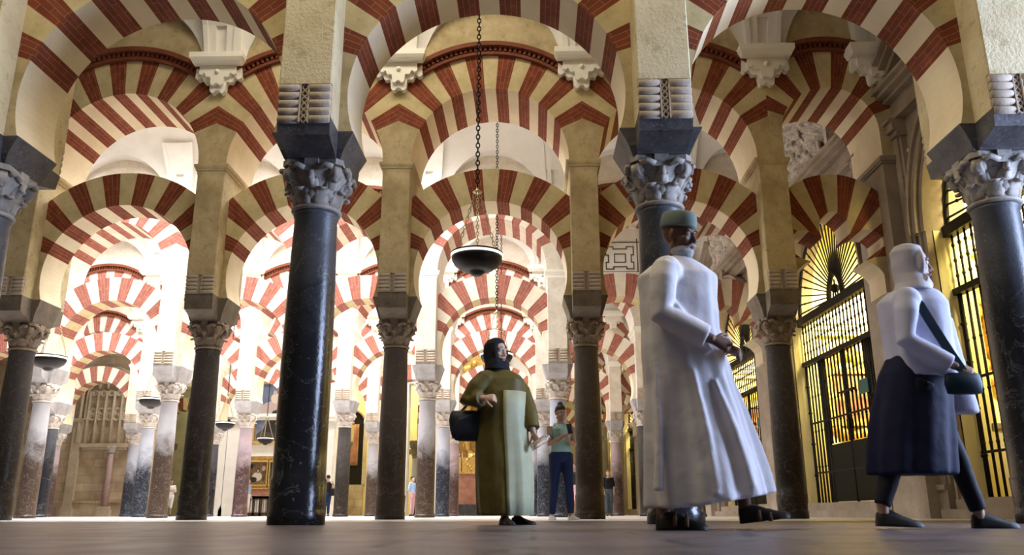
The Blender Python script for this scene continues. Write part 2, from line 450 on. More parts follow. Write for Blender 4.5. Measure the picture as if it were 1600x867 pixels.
def rolls_mb(m):
    mb = MB(); n = 5; z0, z1 = 3.66, 3.99; h = (z1-z0)/n; w = PW-.004
    for sy in (-1,):
        for i in range(n):
            zc = z0+h*(i+.5); yb = T2-.052+(.012*(i/(n-1)))
            for (xa, xb) in ((-w, -.045), (.045, w)):
                RS = []
                for x in (xa, xa+.008, xb-.008, xb):
                    q = 1 if xa+.004 < x < xb-.004 else .8
                    RS.append([(x, sy*(yb+.018+.036*q*cos(a)), zc+h*.52*q*sin(a)) for a in [R(-90+180*k/8) for k in range(9)]]+[(x, sy*(T2-.2), zc+h*.5*q), (x, sy*(T2-.2), zc-h*.5*q)])
                mb.rings(RS, m)
        # plaited strip down the middle
        for x in (-.038, .038): mb.box(x-.006, x+.006, min(sy*(T2-.15), sy*(T2+.005)), max(sy*(T2-.15), sy*(T2+.005)), z0, z1, m)
        mb.box(-.034, .034, min(sy*(T2-.15), sy*(T2-.03)), max(sy*(T2-.15), sy*(T2-.03)), z0, z1, m)
        for ph in (0, PI):
            pts = [(.024*sin(ph+3*2*PI*k/30/1.0*1.0), sy*(T2-.018), z0+(z1-z0)*k/30) for k in range(31)]
            mb.tube(pts, .008, 6, m)
    return mb
def mould_mb(m):
    mb = MB()
    prof = [(0, -.20), (.012, -.13), (.02, -.12), (.03, -.115), (.035, -.10), (.035, -.085), (.045, -.08), (.06, -.05), (.065, -.02), (.065, 0)]
    RS = []
    for o, z in prof:
        w, t = PW+o, T2+o*.6
        RS.append([(-w, -t, ZM+z), (w, -t, ZM+z), (w, t, ZM+z), (-w, t, ZM+z)])
    mb.rings(RS, m, smooth=False)
    return mb
def impost_mb(m, hb=.27, ht=.38, zb=3.27):
    """cruciform block tapering down to the capital"""
    mb = MB()
    def ring(z, wx, dy, tw, ty):
        return [(-wx, -dy, z), (-tw, -dy, z), (-tw, -ty, z), (tw, -ty, z), (tw, -dy, z), (wx, -dy, z), (wx, dy, z), (tw, dy, z), (tw, ty, z), (-tw, ty, z), (-tw, dy, z), (-wx, dy, z)]
    RS = [ring(zb, hb-.01, .27, PW-.02, .30), ring(zb+.02, hb, .28, PW-.015, .32), ring(zb+.13, .30, T1-.02, PW-.005, T2-.05), ring(ZI-.02, ht, T1, PW, T2-.02), ring(ZI, ht, T1, PW, T2-.02)]
    mb.rings(RS, m, smooth=False)
    return mb
def capital_mb(m, zb=2.81, zt=3.27, rb=.205):
    mb = MB(); H = zt-zb
    mb.lathe([(rb, 0), (rb+.022, .005), (rb+.03, .02), (rb+.022, .037), (rb-.005, .045), (rb+.0, .12), (rb+.02, .22), (rb+.06, .31), (rb+.1, H-.07), (rb+.1, H-.06)], 24, m, (0, 0, zb))
    # leaves: strips that stand off the bell and curl outwards at the tip
    def leaf(ang, z0, h, w, off, curl):
        pts = [(rb+off-.012, 0), (rb+off+.006, h*.3), (rb+off+.014, h*.6), (rb+off+.03, h*.85), (rb+off+.03+curl*.6, h*1.0), (rb+off+.03+curl, h*.93), (rb+off+.03+curl*.95, h*.8)]
        ws = [w*.8, w, w, w*.92, w*.75, w*.55, w*.3]
        RS = []
        for (r, z), ww in zip(pts, ws):
            L = []
            for (dx, dr) in ((-ww/2, -.004), (-ww*.25, .010), (0, .016), (ww*.25, .010), (ww/2, -.004), (ww/2, -.03), (-ww/2, -.03)):
                x = dx; y = r+dr
                L.append((y*cos(ang)-x*sin(ang), y*sin(ang)+x*cos(ang), zb+z0+z))
            RS.append(L)
        mb.rings(RS, m)
    for k in range(8): leaf(PI/8+k*PI/4, .045, .145, .15, .0, .06)
    for k in range(8): leaf(k*PI/4, .09, .20, .13, .012, .065)
    # corner volutes and centre blocks under the abacus
    for k in range(4):
        a = PI/4+k*PI/2
        c = (.285*cos(a), .285*sin(a), zb+H-.125)
        for s_ in (-1, 1):
            b = a+s_*PI/2
            RS = []
            for (o, rr) in ((0, .075), (.035, .078), (.045, .06), (.05, .045), (.062, .04), (.066, .01)):
                cx, cy = c[0]+cos(b)*o, c[1]+sin(b)*o
                RS.append([(cx+cos(a)*rr*cos(q), cy+sin(a)*rr*cos(q), c[2]+rr*sin(q)) for q in [2*PI*j/14 for j in range(14)]])
            mb.rings(RS, m)
        # stalk joining volute to bell
        mb.tube([(.2*cos(a), .2*sin(a), zb+.2), (.26*cos(a), .26*sin(a), zb+H-.12), (.29*cos(a), .29*sin(a), zb+H-.065)], [.05, .05, .035], 8, m)
        a2 = k*PI/2
        q = lambda x, y, z, a2=a2: (x*cos(a2)-y*sin(a2), x*sin(a2)+y*cos(a2), z)
        mb.box(.22, .30, -.065, .065, zb+H-.12, zb+H, m, T=q)
        mb.tube([q(.2, 0, zb+.2), q(.27, 0, zb+.27), q(.3, 0, zb+H-.12)], [.03, .035, .03], 8, m)
        for s_ in (-1, 1): mb.tube([q(.3, s_*.06, zb+H-.1), q(.3, s_*.13, zb+H-.06), q(.3, s_*.2, zb+H-.09)], .028, 7, m)
    # abacus with concave sides
    P = []
    for k in range(4):
        a = PI/4+k*PI/2
        c1 = Vector((cos(a), sin(a)))
        tn = Vector((-sin(a), cos(a)))
        P += [tuple(c1*.36-tn*.04), tuple(c1*.36+tn*.04)]
        a2 = a+PI/4
        P += [(.255*cos(a2), .255*sin(a2))]
    mb.prism(P, zb+H-.055, zb+H, m, ax='z')
    return mb
def shaft_mb(m, H=2.81, rb=.225, rt=.198, style=0):
    mb = MB()
    if style == 0: prof = [(rb+.018, 0), (rb+.02, .10), (rb+.012, .115), (rb+.010, .13), (rb+.018, .37), (rb+.006, .385)]
    else: prof = [(rb+.025, 0), (rb+.03, .06), (rb+.012, .075), (rb+.006, .085)]
    for k in range(1, 9):
        z = .39+(H-.06-.39)*k/8; t = k/8; prof.append((rb+(rt-rb)*t+.012*sin(PI*t), z))
    prof += [(rt+.008, H-.045), (rt+.012, H-.03), (rt+.012, H-.01), (rt+.004, H)]
    mb.lathe(prof, 40, m)
    return mb

# shared meshes
ME = {}
for st in ('ochre', 'pale'):
    ME['low_'+st] = lower_arch(st).data('horseshoe_arch')
    ME['up_'+st] = upper_arch(st).data('round_arch')
def shared(key, mb, m=None, bev=0):
    if m is not None and not mb.ms: mb.ms = [m]
    ME[key] = mb.data(key); return ME[key]
for st, m in (('front', M_FRONT), ('ochre', M_OCH), ('pale', M_PAL)):
    shared('pier_'+st, pier_mb(st))
shared('cornice', cornice(), M_CORN)
shared('rolls', rolls_mb(M_ROLL))
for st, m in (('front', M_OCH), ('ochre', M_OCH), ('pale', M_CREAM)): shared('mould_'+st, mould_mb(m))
for k, m in (('d', M_IMPD), ('l', M_IMPL), ('b', M_IMPB)): shared('impost_'+k, impost_mb(m))
for k, m in (('d', M_CAPD), ('l', M_CAPL), ('b', M_CAPB)): shared('capital_'+k, capital_mb(m))
SH = {'blue': M_S_BLUE, 'dark': M_S_DARK, 'brown': M_S_BROWN, 'grey': M_S_GREY, 'mix': M_S_MIX, 'purple': M_S_PURP, 'pink': M_S_PINK}
SHN = {'blue': 'polished blue-black marble', 'dark': 'charcoal marble', 'brown': 'dark brown marble', 'grey': 'blue-grey marble', 'mix': 'grey and brown marble', 'purple': 'purple-brown marble', 'pink': 'pink marble'}
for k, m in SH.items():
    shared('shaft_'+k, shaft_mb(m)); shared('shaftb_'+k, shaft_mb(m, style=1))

ZSC = {1: .962}
XROW1 = {-2: -5.2, -1: -2.03, 0: 1.21, 1: 4.32}
def column(row, x, shaft, imp, cap, pst, label, dz=0, y=None):
    y = ROWY[row] if y is None else y
    zs = ZSC.get(row, 1); e = empty('marble_column', (x, y, 0)); tag(e, label[0], 'column', 'columns of the %s arcade' % ORD[row])
    inst('shaft', ME[('shaft_' if row <= 2 else 'shaftb_')+shaft], e)
    inst('capital', ME['capital_'+cap], e)
    p = empty('masonry_pier', (x, y, 3.27)); tag(p, label[1], 'pier', 'piers of the %s arcade' % ORD[row])
    def part(n, key, k, zfix, zto, rz=0):     # scaled by k in height with the level zfix landing on zto
        o = inst(n, ME[key], p, (0, 0, zto-zfix*k-3.27), (0, 0, rz)); o.scale.z = k
    part('impost_block', 'impost_'+imp, (3.66*zs-3.27)/.39, 3.27, 3.27)
    part('pier_body', 'pier_'+pst, zs, 0, 0); part('pier_moulding', 'mould_'+pst, zs, 0, 0)
    for rz in (0, PI): part('roll_corbel', 'rolls', zs*(1.2 if row == 1 else 1), 3.99, 3.99*zs, rz)
    return e
def arches(row, xc, style, label, width=S):
    y = ROWY[row]; zs = ZSC.get(row, 1)
    a = inst('horseshoe_arch', ME['low_'+style], None, (xc, y, 0)); tag(a, 'striped horseshoe arch '+label, 'arch', 'lower arches of the %s arcade' % ORD[row])
    a.scale = ((width-2*PW)/(S-2*PW), 1, zs)
    b = empty('round_arch', (xc, y, ZM*zs)); b.scale = (width/S, 1, zs); tag(b, 'upper striped arch and cornice '+label, 'arch', 'upper arches of the %s arcade' % ORD[row])
    inst('arch_wall', ME['up_'+style], b, (0, 0, -ZM)); inst('dentil_cornice', ME['cornice'], b, (0, 0, -ZM))
# kinds: shaft material, impost, capital, pier
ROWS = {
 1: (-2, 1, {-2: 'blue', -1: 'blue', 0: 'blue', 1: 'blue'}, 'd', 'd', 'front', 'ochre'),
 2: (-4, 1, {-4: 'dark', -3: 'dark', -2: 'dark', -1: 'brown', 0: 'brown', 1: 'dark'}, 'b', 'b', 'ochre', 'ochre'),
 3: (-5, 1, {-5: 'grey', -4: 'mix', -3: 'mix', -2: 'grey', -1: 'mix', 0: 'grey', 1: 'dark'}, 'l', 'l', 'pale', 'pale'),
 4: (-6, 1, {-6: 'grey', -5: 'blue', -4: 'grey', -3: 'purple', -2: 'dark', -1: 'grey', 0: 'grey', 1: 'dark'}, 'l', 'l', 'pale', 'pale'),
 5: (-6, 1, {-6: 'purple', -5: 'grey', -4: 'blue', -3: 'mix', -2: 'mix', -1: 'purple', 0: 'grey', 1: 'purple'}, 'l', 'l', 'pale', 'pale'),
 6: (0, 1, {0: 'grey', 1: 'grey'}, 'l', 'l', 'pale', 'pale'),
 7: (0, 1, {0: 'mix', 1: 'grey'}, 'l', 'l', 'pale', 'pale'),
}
NUM = ['first', 'second', 'third', 'fourth', 'fifth', 'sixth', 'seventh', 'eighth', 'ninth']
PSTN = {'front': 'weathered cream', 'ochre': 'ochre plastered', 'pale': 'overexposed pale plaster'}
for row, (ka, kb, sh, imp, cap, pst, ast) in ROWS.items():
    y = ROWY[row]
    for k in range(ka, kb+1):
        x = XROW1[k] if row == 1 else X0(y)+S*k
        xn = (XROW1.get(k+1, x+S) if row == 1 else x+S)
        ip, cc, ps = imp, cap, pst
        if row == 3 and k >= 0: ip, cc = ('d', 'b') if k == 1 else ('l', 'l')
        ordn = NUM[kb-k]
        column(row, x, sh[k], ip, cc, ps, (
            '%s column of the %s arcade, %s from the gated wall' % (SHN[sh[k]], ORD[row], ordn),
            '%s pier on the %s column from the gated wall, %s arcade' % (PSTN[ps], ordn, ORD[row])))
        if k < kb: arches(row, (x+xn)/2, ast, 'of the %s arcade, %s bay from the cusped arch' % (ORD[row], NUM[kb-k-1]), xn-x)

# ------------------------------------------------------------------ narrow end bays against the gated wall
EC, EH = 1.06, .82
def lobed_arch(style):
    cz = 4.25
    def rin(t):
        a = abs(math.degrees(t))
        if a <= 110:
            r = .45+.43*abs(cos(2.9*t))**.8; return (r*sin(t), cz+r*cos(t))
        r = .45+.43*abs(cos(R(319)))**.8; x = r*sin(R(110)); z = cz+r*cos(R(110))
        return (math.copysign(x, t), z+(ZI-z)*(a-110)/30)
    def outer(t):
        a = abs(math.degrees(t))
        if a > 110: return (math.copysign(EH, t), rin(t)[1])
        d = hit(cz, 1.15, 4.67, t)
        if abs(sin(t)) > 1e-6: d = min(d, EH/abs(sin(t)))
        return (d*sin(t), cz+d*cos(t))
    ec = math.atan2(EH, 4.67+sqrt(1.15**2-EH**2)-cz)
    cuts = stripes(23, 6, 4, -R(140), R(140), (ec, -ec, R(110), -R(110)))
    return arch_mesh(cz, rin, outer, cuts, -T1, T1, STY_LOW[style])
def end_upper(style):
    r, c = .84, 6.5; xl, xr = -EC, 1.15
    tc = math.asin(.97/1.57); zl = c+1.57*cos(tc)
    def rin(t):
        if abs(t) <= R(90): return (r*sin(t), c+r*cos(t))
        return (math.copysign(r, t), c-(c-ZM)*(abs(t)-R(90))/R(20))
    def outer(t):
        if abs(t) > R(90): return (xl if t < 0 else xr, rin(t)[1])
        if abs(t) <= tc: return (1.57*sin(t), c+1.57*cos(t))
        x = abs(xl) if t < 0 else xr
        z = c+x/math.tan(abs(t)) if abs(t) < R(89.9) else c
        if z > zl: return ((zl-c)*math.tan(t), zl)
        return (math.copysign(x, t), z)
    e1, e2 = math.atan2(EC, zl-c), math.atan2(1.15, zl-c)
    cuts = stripes(25, 6.3, 3, -R(110), R(110), (tc, -tc, -e1, e2, R(90), -R(90)))
    mb = arch_mesh(c, rin, outer, cuts, -T2, T2, STY[style])
    arc = [(1.57*sin(t), c+1.57*cos(t)) for t in [(-tc+2*tc*k/12) for k in range(13)]]
    pts = [(xl, zl)]+arc+[(xr, zl)]; m = STY[style]['p'][0]
    for i in range(len(pts)-1):
        for y in (-T2, T2):
            mb.face([(pts[i][0], y, pts[i][1]), (pts[i+1][0], y, pts[i+1][1]), (pts[i+1][0], y, ZTOP), (pts[i][0], y, ZTOP)], m)
    mb.face([(xl, -T2, ZTOP), (xr, -T2, ZTOP), (xr, T2, ZTOP), (xl, T2, ZTOP)], m)
    for x in (xl, xr): mb.face([(x, -T2, zl), (x, T2, zl), (x, T2, ZTOP), (x, -T2, ZTOP)], m)
    return mb
shared('lobed_ochre', lobed_arch('ochre')); shared('lobed_pale', lobed_arch('pale'))
shared('endup_ochre', end_upper('ochre')); shared('endup_pale', end_upper('pale'))
shared('cornice_end', cornice(1.57, 6.5, .95), M_CORN)
def end_pier_mb(m, m2):
    mb = MB(); x0, x1 = EH, 1.15
    mb.box(x0, x1, -T2, T2, 0, ZM-.16, m)
    for o, z0, z1 in ((.0, -.16, -.12), (.03, -.12, -.08), (.05, -.08, 0)):
        mb.box(x0-o, x1, -T2-o, T2+o, ZM+z0, ZM+z1, m2)
    return mb
shared('endpier', end_pier_mb(M_WALLB, M_WALLB))
for row in range(1, 8):
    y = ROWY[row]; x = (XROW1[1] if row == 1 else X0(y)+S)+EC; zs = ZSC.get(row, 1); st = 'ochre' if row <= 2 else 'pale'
    o = inst('cusped_arch', ME['lobed_'+st], None, (x, y, 0)); o.scale.z = zs; tag(o, 'narrow cusped striped arch at the gated wall end of the %s arcade' % ORD[row], 'arch')
    b = empty('round_arch', (x, y, ZM*zs)); b.scale.z = zs; tag(b, 'narrow upper striped arch at the gated wall end of the %s arcade' % ORD[row], 'arch')
    inst('arch_wall', ME['endup_'+st], b, (0, 0, -ZM)); inst('dentil_cornice', ME['cornice_end'], b, (0, 0, -ZM))
    o = inst('wall_pier', ME['endpier'], None, (x, y, 0)); o.scale.z = zs; tag(o, 'beige pier of the %s arcade engaged in the gated wall' % ORD[row], 'pier')

# ------------------------------------------------------------------ white stucco vaults and their corbels
def corbel_mb():
    mb = MB(); w = .40; y1 = 0
    def sl(z0, z1, a, d, a2=None, d2=None):
        a2 = a if a2 is None else a2; d2 = d if d2 is None else d2
        mb.rings([[(-a, 0, z0), (a, 0, z0), (a, -d, z0), (-a, -d, z0)], [(-a2, 0, z1), (a2, 0, z1), (a2, -d2, z1), (-a2, -d2, z1)]], smooth=False)
    sl(.60, .70, .48, .34); sl(.55, .60, .45, .31, .48, .34); sl(.51, .55, .43, .28, .45, .31)
    # rows of acanthus lobes shrinking downwards
    poly = [(x*1.24, z) for x, z in [(-.33, .50), (-.34, .30), (-.30, .26), (-.265, .28), (-.25, .31), (-.225, .29), (-.21, .22), (-.18, .20), (-.155, .215), (-.12, .20), (-.11, .04), (-.085, .0), (-.05, .0), (-.035, .035), (0, .055), (.035, .035), (.05, .0), (.085, .0), (.11, .04), (.12, .20), (.155, .215), (.18, .20), (.21, .22), (.225, .29), (.25, .31), (.265, .28), (.30, .26), (.34, .30), (.33, .50)]]
    mb.prism(poly, -.12, 0)
    p2 = [(x*.80, .12+z*.78) for x, z in poly]; mb.prism(p2, -.19, -.11)
    mb.sphere((0, -.195, .38), .045, None, 10, 6)
    return mb
shared('corbel', corbel_mb(), M_CREAM)
def vault_height(u, y, w, a, zt=1.35):
    zb = 7.95+2.40*sqrt(max(0, 1-(y/w)**2))
    zl = 7.80+zt*sqrt(max(0, 1-(u/a)**2)) if abs(u) < a else -1
    return max(zb, zl)
def vault_bay(mb, xa, xb, ya, yb, m):
    """ceiling of one bay; xa,xb axes at mid nave, ya,yb wall faces"""
    yc = (ya+yb)/2; w = (yb-ya)/2; hw = (xb-xa)/2; xc = (xa+xb)/2; a = hw-.36
    us = sorted(set([-hw, -hw+.1, -a-.0001, a+.0001, hw-.1, hw]+[a*sin(PI/2*(i/9)) for i in range(-9, 10)]))
    grid = []
    for u in us:
        zl = 7.80+1.35*sqrt(max(0, 1-(u/a)**2)) if abs(u) < a else 7.80
        q = (zl-7.95)/2.40
        ys = w*sqrt(max(0, 1-q*q)) if zl > 7.95 else w
        col = []
        for t in [i/12 for i in range(13)]:     # wall -> groin -> crown
            pass
        side = [w, (w+ys)/2, ys]+[ys*cos(PI/2*i/10) for i in range(1, 11)]
        full = [-v for v in side]+[v for v in side[::-1][1:]]
        for v in full:
            z = zl if abs(v) >= ys-1e-6 and zl > 7.95 else 7.95+2.40*sqrt(max(0, 1-(v/w)**2))
            if abs(v) >= ys-1e-6: z = max(zl, 7.95) if zl > 7.95 else (7.95 if abs(v) > w-1e-6 else z)
            yy = yc+v; col.append((xc+u+SHEAR*v, yy, z))
        grid.append(col)
    for i in range(len(us)-1):
        for j in range(len(grid[0])-1):
            mb.face([grid[i][j], grid[i+1][j], grid[i+1][j+1], grid[i][j+1]], m)
    # raised ribs on the pendentive strips between the lunettes
NAVES = {1: (-4, 1), 2: (-5, 1), 3: (-6, 1), 4: (-6, 1), 5: (-6, 1), 6: (0, 1), 7: (0, 1)}
for n, (ka, kb) in NAVES.items():
    ya, yb = ROWY[n]+T2, ROWY[n+1]-T2; yc = (ya+yb)/2; mb = MB()
    for k in range(ka, kb):
        xa = X0(yc)+S*k; vault_bay(mb, xa, xa+S, ya, yb, M_WHITE)
    xa = X0(yc)+S*kb; vault_bay(mb, xa, XW(yc)+.1, ya, yb, M_WHITE)
    o = mb.obj('ceiling_%d' % n); smooth_by_angle(o, 30); tag(o, 'white plastered groin vault of the nave behind the %s arcade' % ORD[n], 'ceiling', kind='structure')
    # corbels and pilaster strips against the far wall of the nave
    r = n+1; y = ROWY[r]
    for k in range(max(ka, {2: -4, 3: -5, 4: -6, 5: -6, 6: 0, 7: 0, 8: 9}[r]), kb+2):
        x = X0(y)+S*k if k <= kb else X0(y)+S*kb+1.93
        e = empty('vault_corbel', (x, y-T2, 7.34))
        tag(e, 'white stucco vault corbel of the %s arcade, %s' % (ORD[r], ('above the %s pier from the gated wall' % NUM[kb-k]) if k <= kb else 'against the gated wall'), 'corbel', 'vault corbels of the %s arcade' % ORD[r])
        inst('leaf_bracket', ME['corbel'], e)
        if 'strip' not in ME:
            mp = MB()
            prof = [(-.30, 0), (-.30, .14), (-.22, .14), (-.22, .115), (-.09, .115), (-.09, .05), (.09, .05), (.09, .115), (.22, .115), (.22, .14), (.30, .14), (.30, 0)]
            zz = [0, .16, .161, .8, 1.5]
            RS = []
            for z, wm, pr in ((.66, 1.0, 0), (.80, 1.0, 0), (.801, 1, 1), (1.3, 1.12, 1), (1.301, 1.12, 2), (2.0, 1.35, 2)):
                L = []
                for px, py in prof:
                    yy = -py if pr == 1 else -max(py, .0) if py in (0, .14) else -.115
                    yy -= max(0, z-.66)**2*.28 if py else 0
                    L.append((px*wm, yy, z))
                RS.append(L)
            mp.rings(RS, smooth=False); shared('strip', mp, M_WHITE)
        inst('panelled_pilaster', ME['strip'], e)

# ------------------------------------------------------------------ floor
mb = MB(); mb.box(-34, 14, -6, 10.2, -.2, 0, M_FLOOR); o = mb.obj('floor'); tag(o, 'worn pinkish grey stone paving nearest the camera', 'floor', kind='structure')
mb = MB(); mb.box(-34, 14, 10.2, 60, -.2, 0, M_FLOORP); o = mb.obj('floor'); tag(o, 'pale polished marble floor behind the first arcade', 'floor', kind='structure')

# ------------------------------------------------------------------ the wall with the chapel gates
YS = [7.32-6.62]+[ROWY[i] for i in range(1, 9)]
def WT(x, y, z): return (XW(y)+x, y, z)       # x = out of the hall, y = along it
GZ = .30
def arc_pts(c, r, z, n=24, a0=0, a1=180): return [(c+r*cos(R(a0+(a1-a0)*k/n)), z+r*sin(R(a0+(a1-a0)*k/n))) for k in range(n+1)]
def chapel(n, y0, y1):
    c = (y0+y1)/2-.05; g = 2.15; zs = 4.45
    mb = MB(); d0, d1 = 0, .55
    # wall with an arched opening, built in columns
    top = 10.4
    def zopen(y): return zs+sqrt(max(0, g*g-(y-c)**2)) if abs(y-c) < g else 0
    ys = [y0, c-g]+[c-g*cos(PI*k/28) for k in range(1, 28)]+[c+g, y1]
    for i in range(len(ys)-1):
        a, b = ys[i], ys[i+1]
        inside = a >= c-g-1e-6 and b <= c+g+1e-6
        za, zb = (zopen(a) or zs, zopen(b) or zs) if inside else (0, 0)
        if inside: za, zb = max(za, zs), max(zb, zs)
        P = [WT(d0, a, za), WT(d0, b, zb), WT(d0, b, top), WT(d0, a, top)]; Q = [WT(d1, a, za), WT(d1, b, zb), WT(d1, b, top), WT(d1, a, top)]
        mb.face(P, M_WALLB); mb.face(Q[::-1], M_YEL)
        mb.face([P[0], Q[0], Q[1], P[1]], M_WALLB if inside else M_WALLB)
        if inside is False:
            pass
    for yy in (c-g, c+g): mb.face([WT(d0, yy, 0), WT(d1, yy, 0), WT(d1, yy, zs), WT(d0, yy, zs)], M_YEL)
    for z0, z1 in ((0, GZ),): mb.box(-.0, .7, c-g, c+g, 0, GZ, M_WALLB, T=WT)
    o = mb.obj('wall_gated_%d' % n, fix=True); tag(o, 'beige marble wall section around the %s chapel gate' % NUM[n-1], 'wall', kind='structure')
    # steps
    mb = MB(); mb.box(-.32, .02, c-g-.3, c+g+.3, 0, .14, M_WALLB, T=WT); mb.box(-.16, .02, c-g-.15, c+g+.15, .14, .28, M_WALLB, T=WT)
    o = mb.obj('trim_%d' % n); tag(o, 'two stone steps below the %s chapel gate' % NUM[n-1], 'step', kind='structure')
    # surround: moulded jambs, archivolt, scroll panels
    e = empty('marble_portal', WT(-.02, c, 0)); tag(e, 'carved beige marble surround of the %s chapel gate' % NUM[n-1], 'portal', 'portals of the gated wall')
    L = Matrix.Translation(-Vector(WT(-.02, c, 0)))
    def TL(x, y, z): return tuple(L @ Vector(WT(x, y, z)))
    for s_ in (-1, 1):
        mb = MB()
        for (o1, o2, dd, zt) in ((0, .10, .10, zs), (.10, .16, .14, zs), (.34, .62, .10, 6.6), (.40, .56, .14, 6.3)):
            a, b = c+s_*(g+o1), c+s_*(g+o2); mb.box(-dd, .02, min(a, b), max(a, b), 0, zt, M_WALLB, T=TL)
        a, b = c+s_*(g+.30), c+s_*(g+.66)
        for (z0, z1, dd) in ((0, .42, .18), (.42, .5, .22), (2.0, 2.06, .16), (6.3, 6.4, .18), (6.4, 6.55, .24), (6.55, 6.6, .3)): mb.box(-dd, .02, min(a, b), max(a, b), z0, z1, M_WALLB, T=TL)
        mb.obj('pilaster', parent=e)
    mb = MB()
    for (r0_, r1_, dd) in ((g, g+.10, .12), (g+.10, g+.2, .2), (g+.2, g+.26, .26)):
        A = arc_pts(c, r0_, zs, 32); B = arc_pts(c, r1_, zs, 32)
        for i in range(32):
            mb.prism([A[i], A[i+1], B[i+1], B[i]], -dd, .02, M_WALLB, T=lambda x, y, z: TL(x, y, z), ax='x')
    mb.box(-.3, .02, c-.16, c+.16, zs+g-.05, zs+g+.5, M_WALLB, T=TL)
    mb.obj('archivolt', parent=e)
    for s_ in (-1, 1):
        mb = MB()   # scrolls in the jamb panels
        yy = c+s_*(g+.25)
        for q in range(11):
            z = 1.0+q*.48; sg = 1 if q % 2 else -1
            pts = [(-.02-.01*k/14, yy+sg*(.07*(1-k/16))*cos(k*.55), z+.16*(1-k/16)*sin(k*.55)) for k in range(15)]
            mb.tube([TL(*p) for p in pts], .016, 6, M_RELIEF)
            mb.tube([TL(-.02, yy-sg*.07, z-.24), TL(-.03, yy, z-.12), TL(-.02, yy+sg*.08, z)], .014, 6, M_RELIEF)
            mb.sphere(TL(-.03, yy-sg*.05, z+.2), .035, M_RELIEF, 8, 5, (.6, 1, 1.2))
        mb.obj('scroll_carving', parent=e)
    mb = MB()   # entablature and broken pediment
    for (z0, z1, dd) in ((6.62, 6.72, .16), (6.72, 6.98, .10), (6.98, 7.06, .22), (7.06, 7.14, .34), (7.14, 7.2, .42)):
        mb.box(-dd, .02, c-g-.75, c+g+.75, z0, z1, M_WALLB, T=TL)
    for s_ in (-1, 1):
        for (off, th, dd) in ((0, .10, .2), (.10, .08, .32), (.18, .07, .42)):
            a0 = (c+s_*(g+.75), 7.25+off); a1 = (c+s_*1.15, 8.15+off)
            mb.prism([a0, a1, (a1[0], a1[1]+th), (a0[0], a0[1]+th)], -dd, .02, M_WALLB, T=TL, ax='x')
    mb.obj('entablature', parent=e)
    # relief panel
    mb = MB(); G = []
    for i in range(61):
        row_ = []
        for j in range(49):
            yy = c-1.25+2.5*i/60; zz = 7.24+1.9*j/48
            p = Vector((yy*2.1, zz*2.1, n*7.3))
            h = noise.fractal(p, .9, 2.2, 5)*.16+abs(noise.noise(p*1.7))*.26+.10*abs(sin(yy*9+2*noise.noise(p)*3))
            ed = min(1, min(i, 60-i, j, 48-j)/3)
            row_.append(TL(-.05-max(0, h)*ed, yy, zz))
        G.append(row_)
    for i in range(60):
        for j in range(48): mb.face([G[i][j], G[i+1][j], G[i+1][j+1], G[i][j+1]], M_RELIEF)
    mb.box(-.14, .02, c-1.35, c-1.23, 7.2, 9.2, M_RELIEF, T=TL); mb.box(-.14, .02, c+1.23, c+1.35, 7.2, 9.2, M_RELIEF, T=TL); mb.box(-.14, .02, c-1.35, c+1.35, 9.12, 9.25, M_RELIEF, T=TL)
    o = mb.obj('relief_panel', parent=e)
    # half figures and scrolls standing off the relief
    mb = MB(); rr = random.Random(n)
    for q in range(16):
        yy = c+rr.uniform(-1.1, 1.1); zz = rr.uniform(7.35, 8.9)
        pts = [(-.12-.10*sin(k*.4), yy+.20*cos(k*.5+q)*(1-k/14), zz+.22*sin(k*.5+q)*(1-k/14)) for k in range(12)]
        mb.tube([TL(*p) for p in pts], [.06-.003*k for k in range(12)], 7, M_RELIEF)
        mb.sphere(TL(-.22, yy, zz+.1), .085, M_RELIEF, 9, 7, (1, .9, 1.2))
    mb.obj('relief_figures', parent=e)
    # chapel room
    mb = MB(); D = 3.4
    mb.box(.7, D, y0+.2, y1-.2, 0, GZ, M_WALLB, T=WT)
    P = lambda a, b, cc_, d: mb.face([WT(*a), WT(*b), WT(*cc_), WT(*d)], M_YEL)
    mb.face([WT(D, y0+.3, 0), WT(D, y1-.3, 0), WT(D, y1-.3, 8), WT(D, y0+.3, 8)], M_YEL)
    mb.face([WT(.55, y0+.3, 0), WT(D, y0+.3, 0), WT(D, y0+.3, 8), WT(.55, y0+.3, 8)], M_YEL)
    mb.face([WT(.55, y1-.3, 0), WT(D, y1-.3, 0), WT(D, y1-.3, 8), WT(.55, y1-.3, 8)], M_YEL)
    mb.face([WT(.55, y0+.3, 8), WT(D, y0+.3, 8), WT(D, y1-.3, 8), WT(.55, y1-.3, 8)], M_YEL)
    o = mb.obj('wall_chapel_%d' % n, fix=False); tag(o, 'yellow plastered inside of the chapel behind the %s gate' % NUM[n-1], 'wall', kind='structure')
    # altar piece on the chapel's side wall
    yw = y1-.3; e = empty('altarpiece', WT(1.6, yw, GZ)); tag(e, 'gilded altarpiece with a dark red painting behind the %s gate' % NUM[n-1], 'altarpiece', 'altarpieces in the side chapels')
    def TA(x, y, z): return (x, y, z-GZ)
    mb = MB(); mb.box(-1.05, 1.05, -.9, 0, GZ, 1.3, M_WHITE, T=TA); mb.box(-1.1, 1.1, -.95, 0, 1.3, 1.38, M_WALLB, T=TA); mb.obj('altar_table', parent=e)
    mb = MB(); mb.box(-.42, .42, -.1, -.04, 2.25, 3.35, M_PAINTR, T=TA); mb.obj('painting', parent=e)
    mb = MB()
    for (a, b, z0, z1) in ((-.54, -.42, 2.1, 3.5), (.42, .54, 2.1, 3.5), (-.42, .42, 3.35, 3.5), (-.42, .42, 2.1, 2.25)): mb.box(a, b, -.18, 0, z0, z1, M_GOLD, T=TA)
